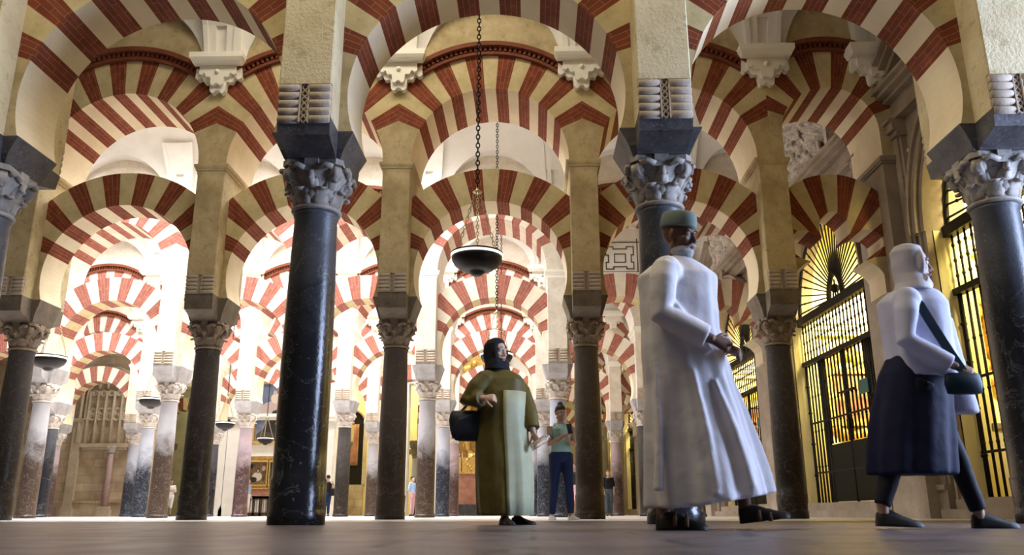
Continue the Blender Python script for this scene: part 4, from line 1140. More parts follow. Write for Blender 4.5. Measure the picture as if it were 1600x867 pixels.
class Fig:
    def __init__(s, loc, face, label, skin, lod=1.0):
        s.e = empty('person', loc); tag(s.e, label, 'person')
        F = Vector((face[0], face[1], 0)).normalized(); s.F = F; s.Rt = Vector((F.y, -F.x, 0)); s.skin = skin; s.lod = lod
    def P(s, r, f, z): return s.Rt*r+s.F*f+Vector((0, 0, z))      # right, forward, up
    def ellip(s, mb, c, rr, rf, rz, F=None, n=14, m=12, tilt=0):
        F = F or s.F; Rt = Vector((F.y, -F.x, 0)); c = Vector(c); RS = []
        for j in range(1, m):
            t = -PI/2+PI*j/m; RS.append([tuple(c+Rt*(rr*cos(t)*cos(a))+F*(rf*cos(t)*sin(a))+Vector((0, 0, rz*sin(t)))) for a in [2*PI*k/n for k in range(n)]])
        mb.rings(RS)
    def head(s, mb, c, F, sc=1.0, hair=None, hm=None):
        F = Vector(F).normalized(); Fh = Vector((F.x, F.y, 0)).normalized(); Rt = Vector((Fh.y, -Fh.x, 0)); U = Rt.cross(F)
        q = lambda r, f, u: Vector(c)+(Rt*r+F*f+U*u)*sc
        E = lambda r, f, u, a, b, d, n=14: mb.rings([[tuple(q(r+a*cos(t)*cos(k), f+b*cos(t)*sin(k), u+d*sin(t))) for k in [2*PI*i/n for i in range(n)]] for t in [-PI/2+PI*j/10 for j in range(1, 10)]])
        E(0, -.012, .03, .075, .094, .088, 18)           # cranium
        E(0, .018, -.03, .062, .068, .082, 16)           # face
        E(0, .045, -.088, .034, .034, .028)              # chin
        for x in (-1, 1):
            E(x*.042, .012, -.065, .022, .04, .03)       # jaw
            E(x*.036, .058, -.022, .022, .018, .018)     # cheek
            E(x*.03, .074, .026, .026, .012, .010)       # brow
            E(x*.077, -.008, -.008, .010, .018, .031)    # ear
            E(x*.012, .088, -.040, .010, .010, .008)     # nostril
        mb.rings([[tuple(q(.012*w*cos(k), f+.011*w*sin(k), u)) for k in [2*PI*i/8 for i in range(8)]] for (f, u, w) in ((.080, .025, .7), (.088, .0, .8), (.098, -.022, 1), (.102, -.034, 1.15), (.086, -.046, .9))])
        E(0, .080, -.064, .024, .012, .0075); E(0, .078, -.074, .021, .012, .008)
        return q, Rt, U
    def eyes(s, q, sc=1.0):
        mb = MB()
        for x in (-1, 1):
            mb.sphere(tuple(q(x*.031, .069, .006)), .0125*sc, M_EYEW, 10, 8); mb.sphere(tuple(q(x*.031, .0775, .006)), .0062*sc, M_IRIS, 8, 6)
        mb.obj('eyes', parent=s.e)
        mb = MB(); mb.tube([q(-.022, .088, -.069), q(-.008, .0945, -.067), q(.008, .0945, -.067), q(.022, .088, -.069)], [.002, .0055, .0055, .002], 6, M_LIP); mb.obj('lips', parent=s.e)
        mb = MB()
        for x in (-1, 1): mb.tube([q(x*.014, .087, .030), q(x*.032, .086, .036), q(x*.05, .072, .030)], [.003, .004, .002], 6, M_HAIRD)
        mb.obj('eyebrows', parent=s.e)
    def limb(s, mb, pts, rad, n=14):
        mb.tube(pts, rad, n)
    def hand(s, mb, w, d, pn, L=.175, curl=.6, thumb=1):
        """wrist w, direction d of the palm, palm normal pn (fingers curl towards it), thumb side sign"""
        w = Vector(w); d = Vector(d).normalized(); pn = Vector(pn); pn = (pn-d*pn.dot(d)).normalized(); sd = d.cross(pn)*thumb
        k = L/.18
        RS = []
        for (t, wd, th) in ((-.01, .024, .019), (.02, .030, .018), (.05, .038, .016), (.085, .041, .013), (.095, .036, .010)):
            c = w+d*t*k; RS.append([tuple(c+sd*(wd*k*cos(a))+pn*(th*k*sin(a))) for a in [2*PI*i/12 for i in range(12)]])
        mb.rings(RS)
        for i, (off, ln, r) in enumerate(((.030, .070, .0092), (.010, .079, .0095), (-.011, .073, .0090), (-.031, .056, .0080))):
            p = w+d*.080*k+sd*off*k; a = .15; seg = (.42, .32, .26); pts = [p-d*.015*k, p]; rr = [r*k, r*k]
            for j in range(3):
                a += curl*(.55+.18*j+.05*i); dd = d*cos(a)+pn*sin(a)+sd*(off*.9); p = p+dd.normalized()*ln*seg[j]*k; pts.append(p); rr.append(r*k*(1-.1*(j+1)))
            mb.tube(pts, rr, 8)
        p = w+d*.022*k+sd*.026*k; pts = [p-sd*.01*k, p]; rr = [.013*k, .012*k]
        for j, (ln, a) in enumerate(((.038, .9), (.030, .65), (.024, .4))):
            dd = d*cos(a)+sd*sin(a)+pn*(.25+curl*.35*j); p = p+dd.normalized()*ln*k; pts.append(p); rr.append((.0115-.0012*j)*k)
        mb.tube(pts, rr, 8)
    def torso(s, mb, pel, che, nk, rx=.15, ry=.10, lean=0):
        pel, che, nk = Vector(pel), Vector(che), Vector(nk); RS = []
        for (p, w, d) in ((pel-V3(0, 0, .10), rx*.85, ry*.85), (pel, rx, ry*1.05), (pel.lerp(che, .4), rx*.82, ry*.9), (pel.lerp(che, .75), rx*.98, ry*1.0), (che, rx*1.08, ry*1.05), (che.lerp(nk, .5), rx*1.05, ry*.85), (che.lerp(nk, .8), rx*.6, ry*.6), (nk, .055, .058)):
            RS.append([tuple(p+s.Rt*(w*cos(a))+s.F*(d*sin(a))) for a in [2*PI*i/20 for i in range(20)]])
        mb.rings(RS)
    def shoe(s, heel, F, L=.27, W=.05, H=.075, m=None, name='shoe', pitch=0):
        F = Vector((F[0], F[1], 0)).normalized(); Rt = Vector((F.y, -F.x, 0)); mb = MB(); h = Vector(heel); U = V3(0, 0, 1)
        Fp = (F*cos(pitch)+U*sin(pitch)); Up = (U*cos(pitch)-F*sin(pitch)); RS = []
        for (t, w, z) in ((-.02, .5, .5), (0, .75, .85), (.15, .85, 1.0), (.35, .85, .98), (.55, .95, .7), (.75, 1.0, .5), (.9, .85, .42), (1.0, .4, .25)):
            c = h+Fp*(t*L); n = 14; ring = []
            for i in range(n):
                a = 2*PI*i/n; x = W*w*cos(a)*(1.05 if sin(a) < 0 else .9); zz = (0 if sin(a) < -.2 else H*z*max(0, sin(a)+.2)/1.2); ring.append(tuple(c+Rt*x+Up*zz))
            RS.append(ring)
        mb.rings(RS, m); return mb.obj(name, parent=s.e)
def robe_rings(fig, rings, n=56, folds=(7, .02), seed=0, top=False):
    """rings: (z, cx(world offset x), cy, rx, ry, fold amount)"""
    RS = []
    for (z, cx, cy, rx, ry, fa) in rings:
        L = []
        for i in range(n):
            a = 2*PI*i/n
            w = 1+fa*(.5*sin(folds[0]*a+seed+z*1.1)+.3*sin(folds[0]*1.9*a+2*seed-z*1.7)+.2*sin(3*a+z*3))
            L.append((cx+rx*cos(a)*w, cy+ry*sin(a)*w, z))
        RS.append(L)
    return RS

# ---- the man in the long white robe
f = Fig((.87, 4.75, 0), (.86, -.5), 'tall person in a long white robe and round cap striding past a dark column', M_SKD)
P = f.P
hc = V3(.02, -.03, 1.685); HF = (.80, -.58, -.16)
mb = MB(); q, _, _ = f.head(mb, hc, HF, 1.06)
f.torso(mb, (0, 0, 1.0), (0, 0, 1.38), (.01, -.01, 1.56), .135, .10)
mb.tube([V3(.0, -.0, 1.48), V3(.015, -.015, 1.60), V3(.02, -.02, 1.66)], [.062, .058, .058], 14)
shR, elR, wrR = P(.21, 0, 1.455), P(.25, -.02, 1.17), P(.10, .22, 1.02)
shL, elL, wrL = P(-.21, 0, 1.455), P(-.25, .0, 1.17), P(-.06, .25, .99)
for a, b, c in ((shR, elR, wrR), (shL, elL, wrL)): mb.tube([a.lerp(b, .1)-f.Rt*0, a.lerp(b, .5), b, b.lerp(c, .4), c], [.045, .05, .042, .042, .028], 12)
f.hand(mb, wrR, (.75, .12, -.28), (-.1, .9, -.2), .19, .75, 1)
f.hand(mb, wrL, (.45, -.55, -.30), (.1, -.6, -.5), .19, .75, -1)
for s_, hip, kn, an in ((1, P(.09, 0, .95), P(.09, -.06, .52), V3(-.16, -.05, .10)), (-1, P(-.09, 0, .95), P(-.10, .22, .53), V3(.33, .14, .13))):
    mb.tube([hip, hip.lerp(kn, .5), kn, kn.lerp(an, .35), an, an-V3(0, 0, .06)], [.085, .075, .055, .056, .038, .036], 12)
o = mb.obj('body', M_SKD, f.e); remesh(o, .0055); f.eyes(q, 1.06)
M_ROBE = cloth('white_cotton_robe', (.80, .77, .80), .8, (.72, .68, .70))
mb = MB()
R1 = [(1.555, .012, -.01, .068, .068, 0), (1.545, .01, -.01, .085, .082, 0), (1.50, .0, 0, .17, .115, .01), (1.44, 0, 0, .235, .15, .02), (1.30, 0, 0, .225, .165, .03), (1.12, 0, 0, .225, .165, .04), (.95, .01, 0, .24, .18, .05), (.80, .03, 0, .25, .19, .08), (.62, .05, 0, .285, .20, .10), (.45, .07, .0, .315, .215, .11), (.30, .09, .0, .335, .225, .12), (.17, .10, .0, .345, .23, .12)]
RSb = robe_rings(f, R1, 72, (8, .02), 1.2)
for k, (x, y, z) in enumerate(RSb[-1]): RSb[-1][k] = (x, y, .115+max(0, x+.05)*.16)
mb.rings(RSb)
for a, b, c, sg in ((shR, elR, wrR, 1), (shL, elL, wrL, -1)):
    a2 = a+f.Rt*(-.03*sg); c2 = b.lerp(c, .88); mb.sphere(tuple(a-f.Rt*(.045*sg)-V3(0, 0, .015)), .088, None, 16, 12); mb.tube([a2, a.lerp(b, .3), a.lerp(b, .7), b, b.lerp(c, .35), b.lerp(c, .65), c2], [.08, .08, .074, .07, .07, .07, .068], 18)
for (p0, p1, r) in ((V3(-.12, -.17, 1.33), V3(.12, -.18, .95), .022), (V3(-.18, -.17, .9), V3(-.2, -.2, .2), .028), (V3(.02, -.19, .85), V3(.10, -.22, .18), .03), (V3(.14, -.17, .8), V3(.30, -.17, .22), .03)):
    mb.tube([p0, p0.lerp(p1, .5)+V3(.01, -.004, 0), p1], [r*.5, r, r*1.1], 8)
o = mb.obj('long_robe', M_ROBE, f.e); remesh(o, .009, 3); o['label'] = 'long white robe with wide sleeves'
mb = MB(); c2 = hc
RS = [[tuple(q(.084*k_*cos(a), -.012+.104*k_*sin(a), u)) for a in [2*PI*i/24 for i in range(24)]] for (u, k_) in ((.045, 1.0), (.055, 1.03), (.09, 1.02), (.125, .97), (.135, .90), (.139, .6), (.139, .1))]
M_CAP = cloth('embroidered_cap', (.22, .27, .24), .8); mb.rings(RS, M_CAP); mb.obj('round_cap', parent=f.e)['label'] = 'grey-green embroidered round cap'
mb = MB()
mb.rings([[tuple(q(.068*cos(t)*cos(k), .026+.066*cos(t)*sin(k), -.092+.046*sin(t))) for k in [2*PI*i/18 for i in range(18)]] for t in [-PI/2+PI*j/10 for j in range(1, 10)]])
mb.rings([[tuple(q(.03*cos(t)*cos(k), .062+.026*cos(t)*sin(k), -.128+.045*sin(t))) for k in [2*PI*i/18 for i in range(18)]] for t in [-PI/2+PI*j/10 for j in range(1, 10)]])
mb.tube([q(-.04, .07, -.075), q(-.02, .092, -.055), q(.02, .092, -.055), q(.04, .07, -.075)], [.007, .010, .010, .007], 8)
o = mb.obj('beard', M_GREYB, f.e); remesh(o, .004, 6)
M_SHOE = cloth('dark_sandal_leather', (.03, .024, .02), .5); M_TAN = cloth('tan_strap', (.20, .12, .05), .6)
for an, pi_ in ((V3(-.20, -.06, 0), 0), (V3(.30, .13, .03), .12)):
    o = f.shoe(an, (.97, -.2), .27, .052, .10, M_SHOE, 'sandal', pi_)
    d = Vector((.97, -.2, 0)).normalized(); sd = V3(d.y, -d.x, 0); mb = MB()
    for t in (.10, .16): mb.tube([an+d*t+sd*.052+V3(0, 0, .02), an+d*t+sd*.03+V3(0, 0, .085-.2*t), an+d*t+V3(0, 0, .105-.2*t), an+d*t-sd*.03+V3(0, 0, .085-.2*t), an+d*t-sd*.052+V3(0, 0, .02)], .012, 6, M_TAN)
    s2 = mb.obj('strap', parent=o)

# ---- the woman in the olive robe
f = Fig((-.27, 7.04, 0), (.62, -.78), 'walking person in a long olive robe and black headscarf with a dark shoulder bag', M_SKL)
P = f.P; hc = V3(-.03, 0, 1.425); HF = (.74, -.67, .02)
mb = MB(); q, _, _ = f.head(mb, hc, HF, .98)
f.torso(mb, (0, 0, .82), (0, 0, 1.12), (-.02, 0, 1.28), .125, .09); mb.tube([V3(-.02, 0, 1.2), V3(-.03, 0, 1.38)], [.055, .052], 12)
shR, elR, wrR = P(.17, -.02, 1.20), V3(-.275, -.10, .99), V3(-.13, -.20, 1.01)
shL, elL, wrL = P(-.17, 0, 1.20), V3(.235, .02, .95), V3(.275, -.05, .74)
for a, b, c in ((shR, elR, wrR), (shL, elL, wrL)): mb.tube([a.lerp(b, .1), a.lerp(b, .5), b, b.lerp(c, .4), c], [.042, .046, .04, .038, .025], 12)
f.hand(mb, wrR, (.9, -.25, .02), (-.1, .8, -.4), .165, .9, -1)
f.hand(mb, wrL, (.35, -.2, -.8), (-.5, -.3, .1), .165, .5, 1)
for hip, kn, an in ((P(.08, 0, .78), P(.08, .02, .44), V3(.04, -.10, .09)), (P(-.08, 0, .78), P(-.08, .05, .44), V3(.14, .12, .08))):
    mb.tube([hip, hip.lerp(kn, .5), kn, kn.lerp(an, .35), an, an-V3(0, 0, .05)], [.085, .075, .052, .052, .034, .034], 12)
o = mb.obj('body', M_SKL, f.e); remesh(o, .0055); f.eyes(q, .98)
M_OLV = cloth('olive_satin', (.135, .105, .032), .45, (.09, .068, .016)); M_OLP = cloth('motion_paled_olive', (.43, .44, .30), .5, (.34, .35, .22))
mb = MB()
R1 = [(1.29, -.02, 0, .07, .07, 0), (1.25, -.01, 0, .14, .10, 0), (1.19, 0, 0, .205, .13, .01), (1.08, 0, 0, .205, .155, .02), (.95, .0, 0, .205, .17, .03), (.80, .0, 0, .215, .175, .04), (.60, .01, 0, .225, .18, .07), (.40, .02, 0, .23, .185, .09), (.22, .025, 0, .225, .185, .10), (.075, .03, 0, .215, .18, .11)]
mb.rings(robe_rings(f, R1, 64, (7, .02), .4))
for a, b, c, sg in ((shR, elR, wrR, 1), (shL, elL, wrL, -1)):
    mb.sphere(tuple(a-f.Rt*(.04*sg)-V3(0, 0, .015)), .082, None, 16, 12); mb.tube([a+f.Rt*(-.04*sg), a.lerp(b, .4), b, b.lerp(c, .5), b.lerp(c, .85)], [.08, .082, .072, .07, .068], 16)
o = mb.obj('olive_robe', M_OLV, f.e); remesh(o, .009, 3)
mb = MB(); RS = []      # added layer over the robe's right side, coloured paler for its motion blur
for (z, cx, cy, rx, ry, fa) in R1[3:]:
    L = []
    for i in range(15):
        a = -1.42+1.85*i/14; w = 1+fa*(.5*sin(7*a+.4+z*1.1)+.3*sin(13.3*a+.8-z*1.7)+.2*sin(3*a+z*3)); L.append((cx+(rx+.013)*cos(a)*w, cy+(ry+.015)*sin(a)*w, z))
    L += [(x*.93+cx*.07, y*.93, zz) for x, y, zz in L[::-1]]; RS.append(L)
mb.rings(RS, M_OLP); o = mb.obj('motion_paled_side', parent=f.e); o['label'] = 'right side of the robe, coloured paler for its motion blur'
M_BLK = cloth('black_crepe', (.014, .014, .022), .8)
mb = MB()
prof = [(-.16, .125, .11, -.0), (-.12, .115, .10, .0), (-.07, .104, .098, -.02), (-.02, .104, .095, -.035), (.03, .102, .092, -.035), (.075, .096, .095, -.028), (.115, .068, .078, -.02), (.138, .02, .03, -.02)]
mb.rings([[tuple(q(w*cos(a), off+d*sin(a), u)) for a in [2*PI*i/24 for i in range(24)]] for (u, w, d, off) in prof])
pts = [q(.066*cos(a), .040-.012*abs(sin(a)), -.005+.095*sin(a)) for a in [2*PI*i/20 for i in range(21)]]; mb.tube(pts, .026, 8)
mb.tube([q(-.07, .04, -.10), q(0, .075, -.13), q(.07, .04, -.10)], .035, 10)
o = mb.obj('headscarf', M_BLK, f.e); remesh(o, .007)
M_BAG = cloth('dark_blue_bag_leather', (.022, .026, .04), .45)
mb = MB(); B = V3(-.27, -.02, .80); 
for (w, z, d) in ((.0, 0, 0),): pass
RS = []
for (z, w, d) in ((-.13, .10, .03), (-.12, .14, .055), (-.04, .16, .07), (.05, .15, .06), (.11, .12, .035), (.125, .10, .01)): RS.append([(B.x+w*cos(a)+(-z)*.25, B.y-.03+d*sin(a), B.z+z) for a in [2*PI*i/24 for i in range(24)]])
mb.rings(RS, M_BAG)
mb.rings([[(B.x+w*cos(a)*cos(.35)+(z-.02)*.3, B.y-.075+.02*sin(a), B.z+z+w*cos(a)*sin(.35)) for a in [2*PI*i/16 for i in range(16)]] for (z, w) in ((-.08, .10), (-.02, .135), (.06, .13), (.09, .11))], M_BAG)
b = empty('shoulder_bag', tuple(f.e.location)); tag(b, 'dark blue leather bag hanging at the side of the person in olive', 'bag')
mb.obj('bag_body', parent=b); mb = MB(); mb.tube([B+V3(-.09, 0, .1), V3(-.2, .01, 1.05), V3(-.14, .0, 1.24), V3(-.08, .09, 1.24), V3(-.10, .14, 1.1), B+V3(.10, .08, .12)], .010, 6, M_BAG); mb.obj('bag_strap', parent=b)
f.shoe(V3(.02, -.08, 0), (.4, -.9), .22, .045, .075, M_SHOE, 'sandal'); f.shoe(V3(.10, .12, 0), (.8, -.5), .22, .045, .07, M_SHOE, 'sandal')
bt = empty('water_bottle', (f.e.location.x+.335, f.e.location.y-.10, .66)); tag(bt, 'clear plastic bottle held by the person in olive', 'bottle')
M_CLR = plain('clear_plastic', (.85, .88, .9), .1); bb = M_CLR.node_tree.nodes['Principled BSDF']; bb.inputs['Transmission Weight'].default_value = .85
mb = MB(); T_ = lambda x, y, z: (x*.5+z*.8, y, z*.5-x*.8)
mb.lathe([(.001, -.1), (.03, -.1), (.033, -.09), (.033, .04), (.028, .06), (.013, .085), (.013, .1)], 16, M_CLR, T=T_); mb.obj('bottle_body', parent=bt)
mb = MB(); mb.lathe([(.015, .1), (.015, .118), (.001, .118)], 12, M_TEAL, T=T_); mb.obj('bottle_cap', parent=bt)

# ---- the woman walking at the right
f = Fig((2.33, 5.0, 0), (.93, -.36), 'walking person in white headscarf, pale blouse and navy tunic, before the chapel gates', M_SKM)
P = f.P; hc = V3(.055, 0, 1.575); HF = (.95, -.3, -.06)
mb = MB(); q, _, _ = f.head(mb, hc, HF, 1.0)
f.torso(mb, (-.03, 0, .88), (.02, 0, 1.24), (.035, 0, 1.42), .125, .09); mb.tube([V3(.03, 0, 1.36), V3(.05, 0, 1.52)], [.055, .053], 12)
shR, elR, wrR = P(.18, -.02, 1.34), P(.21, -.06, 1.07), V3(.13, -.2, .90)
shL, elL, wrL = P(-.18, 0, 1.34), P(-.22, .02, 1.08), V3(.22, .10, .96)
for a, b_, c in ((shR, elR, wrR), (shL, elL, wrL)): mb.tube([a.lerp(b_, .1), a.lerp(b_, .5), b_, b_.lerp(c, .4), c], [.042, .046, .038, .037, .025], 12)
f.hand(mb, wrR, (.6, -.1, -.3), (-.1, .8, -.3), .17, .8, -1)
f.hand(mb, wrL, (.5, -.3, -.4), (-.2, -.8, -.3), .17, .8, 1)
legs = ((P(.085, 0, .84), V3(-.18, -.03, .50), V3(-.33, -.04, .13)), (P(-.085, 0, .84), V3(.16, .07, .50), V3(.27, .08, .10)))
for hip, kn, an in legs: mb.tube([hip, hip.lerp(kn, .5), kn, kn.lerp(an, .35), an, an-V3(0, 0, .05)], [.08, .07, .048, .048, .033, .033], 12)
o = mb.obj('body', M_SKM, f.e); remesh(o, .0055); f.eyes(q, 1.0)
M_TRO = cloth('black_leggings', (.012, .012, .018), .7); mb = MB()
for hip, kn, an in legs: mb.tube([hip, hip.lerp(kn, .5), kn, kn.lerp(an, .35), an-V3(0, 0, .0)], [.095, .085, .062, .062, .048], 14)
o = mb.obj('leggings', M_TRO, f.e); remesh(o, .009, 2)
M_NAVY = cloth('navy_wool', (.012, .014, .045), .75, (.008, .009, .028)); mb = MB()
mb.rings(robe_rings(f, [(1.0, -.01, 0, .165, .13, .0), (.90, -.03, 0, .20, .15, .02), (.75, -.06, 0, .225, .16, .05), (.58, -.09, 0, .24, .17, .08), (.42, -.11, 0, .25, .175, .10), (.30, -.12, 0, .25, .175, .12)], 56, (6, .02), 2.0))
o = mb.obj('navy_tunic', M_NAVY, f.e); remesh(o, .009, 3)
M_BLO = cloth('pale_lilac_cotton', (.62, .62, .74), .85, (.52, .52, .66)); mb = MB()
mb.rings(robe_rings(f, [(1.43, .04, 0, .08, .075, 0), (1.395, .03, 0, .16, .11, 0), (1.33, .02, 0, .215, .135, .01), (1.2, .02, 0, .21, .145, .03), (1.05, .02, 0, .20, .15, .06), (.93, .03, 0, .215, .16, .09), (.86, .04, 0, .215, .165, .11)], 56, (6, .02), .7))
mb.rings([[(.17+.10*cos(a)+(1.3-z)*.13, .06+.07*sin(a), z) for a in [2*PI*i/18 for i in range(18)]] for z in (1.25, 1.1, .95, .8, .66)])
for a, b_, c, sg in ((shR, elR, wrR, 1), (shL, elL, wrL, -1)): mb.sphere(tuple(a-f.Rt*(.04*sg)-V3(0, 0, .015)), .08, None, 16, 12); mb.tube([a+f.Rt*(-.04*sg), a.lerp(b_, .4), b_, b_.lerp(c, .5), b_.lerp(c, .88)], [.07, .068, .058, .055, .052], 16)
o = mb.obj('pale_blouse', M_BLO, f.e); remesh(o, .009, 3); o['label'] = 'pale lilac white loose blouse'
M_SCW = cloth('white_headscarf_cloth', (.60, .56, .60), .85); mb = MB()
mb.rings([[tuple(q(w*cos(a), off+d*sin(a), u)) for a in [2*PI*i/24 for i in range(24)]] for (u, w, d, off) in [(-.175, .14, .115, -.01), (-.13, .118, .10, -.01), (-.07, .096, .095, -.025), (-.02, .095, .092, -.035), (.03, .095, .09, -.035), (.08, .092, .098, -.035), (.12, .065, .078, -.028), (.14, .02, .03, -.028)]])
mb.tube([q(.066*cos(a), .040-.012*abs(sin(a)), -.003+.097*sin(a)) for a in [2*PI*i/20 for i in range(21)]], .027, 8); mb.tube([q(-.07, .04, -.10), q(0, .075, -.13), q(.07, .04, -.10)], .035, 10)
o = mb.obj('headscarf', M_SCW, f.e); remesh(o, .007)
for an, F_, pi_ in ((V3(-.37, -.04, .015), (1, -.05), -.03), (V3(.23, .08, 0), (1, -.05), .0)): f.shoe(an, F_, .255, .045, .09, M_SHOE, 'shoe', pi_)
b = empty('crossbody_bag', tuple(f.e.location)); tag(b, 'dark teal bag on a strap across the pale blouse of the person at the gates', 'bag')
M_BAG2 = cloth('dark_teal_leather', (.012, .03, .05), .45); mb = MB()
mb.rings([[(.15+w*cos(a), -.205+d*sin(a), .80+z) for a in [2*PI*i/20 for i in range(20)]] for (z, w, d) in ((-.06, .07, .02), (-.055, .10, .03), (0, .11, .035), (.055, .10, .03), (.065, .08, .01))], M_BAG2); mb.obj('bag_body', parent=b)
mb = MB(); RS = []
for p in (V3(-.04, -.05, 1.40), V3(-.02, -.155, 1.30), V3(.03, -.185, 1.15), V3(.09, -.205, 1.0), V3(.15, -.215, .87)): RS.append([tuple(p+V3(dx, dy, 0)) for dx, dy in ((-.03, 0), (.03, 0), (.03, -.008), (-.03, -.008))])
mb.rings(RS, M_BAG2, smooth=False); mb.obj('bag_strap', parent=b)

# ---- generic upright figure for the people further away
def stander(loc, face, label, skin, H, top, topm, bot, botm, hairm, hair='short', legs_=((-.02, 0), (.02, 0)), arms=None, sleeves=True, shoem=M_SHOE, longleg=True, vox=.008, look=-.05):
    k = H/1.65; f = Fig(loc, face, label, skin); P = lambda r, ff, z: f.P(r*k, ff*k, z*k)
    hc = P(0, .02, 1.52); HF = f.F+V3(0, 0, look); mb = MB(); q, _, _ = f.head(mb, hc, HF, k*.97)
    f.torso(mb, P(0, 0, .92), P(0, 0, 1.22), P(0, .0, 1.385), .15*k, .10*k); mb.tube([P(0, 0, 1.33), P(0, .015, 1.47)], [.05*k, .047*k], 12)
    A = arms or ((P(.17, 0, 1.32), P(.20, -.03, 1.06), P(.18, .08, .84)), (P(-.17, 0, 1.32), P(-.20, -.03, 1.06), P(-.18, .08, .84)))
    if arms: A = tuple(tuple(P(*p) for p in a) for a in arms)
    for i, (a, b, c) in enumerate(A):
        mb.tube([a, a.lerp(b, .5), b, b.lerp(c, .4), c], [.046*k, .042*k, .036*k, .035*k, .024*k], 12); d = (c-b).normalized()
        f.hand(mb, c, d, f.F*.3+f.Rt*(-1 if i == 0 else 1), .165*k, .5, 1 if i == 0 else -1)
    LG = []
    for s_, (dx, dy) in zip((1, -1), legs_):
        hip = P(.085*s_, 0, .88); an = P(.09*s_+dx, dy, .09); kn = hip.lerp(an, .52)+f.F*.02*k; LG.append((hip, kn, an))
        mb.tube([hip, hip.lerp(kn, .5), kn, kn.lerp(an, .35), an, an-V3(0, 0, .05*k)], [.08*k, .07*k, .048*k, .05*k, .032*k, .032*k], 12)
    o = mb.obj('body', skin, f.e); remesh(o, vox); f.eyes(q, k)
    mb = MB()
    for hip, kn, an in LG: e_ = an if longleg else kn.lerp(an, .3); mb.tube([hip+V3(0, 0, .05*k), hip.lerp(kn, .5), kn]+([kn.lerp(an, .35)] if longleg else [])+[e_], [.10*k, .086*k, .064*k]+([.064*k] if longleg else [])+[.05*k], 14)
    mb.rings([[tuple(P(0, 0, z)+f.Rt*(w*k*cos(a))+f.F*(d*k*sin(a))) for a in [2*PI*i/20 for i in range(20)]] for (z, w, d) in ((.80, .14, .10), (.88, .17, .12), (.98, .155, .11), (1.0, .14, .10))])
    o = mb.obj(bot, botm, f.e); remesh(o, vox+.003, 2)
    mb = MB(); tp = ((.95, .165, .118), (1.08, .14, .11), (1.2, .165, .12), (1.29, .17, .115), (1.345, .12, .085) if sleeves else (1.33, .10, .08), (1.365, .07, .065))
    mb.rings([[tuple(P(0, 0, z)+f.Rt*(w*k*cos(a))+f.F*(d*k*sin(a))) for a in [2*PI*i/20 for i in range(20)]] for (z, w, d) in tp])
    if sleeves:
        for (a, b, c) in A: mb.sphere(tuple(a.lerp(P(0, 0, 1.3), .1)), .068*k, None, 12, 8); mb.tube([a.lerp(P(0, 0, 1.3), .2), a.lerp(b, .5), b, b.lerp(c, .15)], [.066*k, .066*k, .056*k, .054*k], 14)
    else:
        for s_ in (-1, 1): mb.tube([P(.09*s_, .085, 1.27), P(.10*s_, .03, 1.365), P(.09*s_, -.08, 1.27)], [.022*k]*3, 8)
    o = mb.obj(top, topm, f.e); remesh(o, vox+.003, 2)
    mb = MB()
    mb.rings([[tuple(q(w*cos(a), off+d*sin(a), u)) for a in [2*PI*i/20 for i in range(20)]] for (u, w, d, off) in [(-.02 if hair != 'long' else -.14, .072, .05, -.062), (.0, .079, .07, -.048), (.04, .083, .09, -.03), (.085, .078, .088, -.018), (.12, .052, .06, -.018), (.132, .02, .02, -.018)]])
    if hair == 'bun': mb.sphere(tuple(q(0, -.06, .125)), .045*k, None, 12, 8)
    o = mb.obj('hair', hairm, f.e); remesh(o, .007)
    for (hip, kn, an), s_ in zip(LG, (1, -1)): f.shoe(V3(an.x, an.y, 0)-f.F*.06*k, f.F+f.Rt*.15*s_, .25*k, .045*k, .085*k, shoem, 'shoe')
    return f, q, A
M_JEAN = cloth('dark_blue_denim', (.018, .03, .09), .8); M_MINT = cloth('mint_cotton', (.36, .58, .52), .8); M_SNK = cloth('white_canvas_shoe', (.6, .6, .62), .7)
M_WHT = cloth('white_cotton', (.8, .8, .8), .8); M_BLKT = cloth('black_jersey', (.012, .012, .016), .8); M_GJ = cloth('grey_denim', (.08, .11, .14), .8); M_PNK = cloth('rose_cotton', (.6, .35, .35), .8); M_LBL = cloth('light_blue_cotton', (.35, .5, .75), .8)
g, q, A = stander((.40, 12.0, 0), (.35, -.93), 'young person in a mint tank top and dark jeans looking at a phone', M_SKM, 1.60, 'tank_top', M_MINT, 'jeans', M_JEAN, M_HAIRD, 'bun', ((.02, -.1), (.0, .12)), (((.17, 0, 1.32), (.20, .06, 1.06), (.03, .24, 1.18)), ((-.17, 0, 1.32), (-.20, .04, 1.06), (-.05, .22, 1.10))), False, M_SNK, True, .006, -.35)
ph = empty('mobile_phone', tuple(Vector((.40, 12.0, 0))+g.P(-.01, .31, 1.23))); ph.rotation_euler = (R(-25), 0, math.atan2(g.F.y, g.F.x)-PI/2+PI); tag(ph, 'black phone held up by the person in mint', 'phone')
mb = MB(); mb.box(-.037, .037, -.005, .005, -.075, .075, M_BLKT); o = bevel(mb.obj('phone_case', parent=ph), .006); mb = MB(); mb.box(-.033, .033, -.0065, -.005, -.068, .068, plain('phone_glass', (.02, .02, .025), .1)); mb.obj('phone_screen', parent=ph)
def wx(px, Y): return px_x(px, 800, Y)[0]
stander((wx(952, 31), 31, 0), (.1, -1), 'distant person in black top and grey jeans by a purple-brown column', M_SKL, 1.62, 'black_top', M_BLKT, 'grey_jeans', M_GJ, M_HAIRR, 'short', vox=.011)
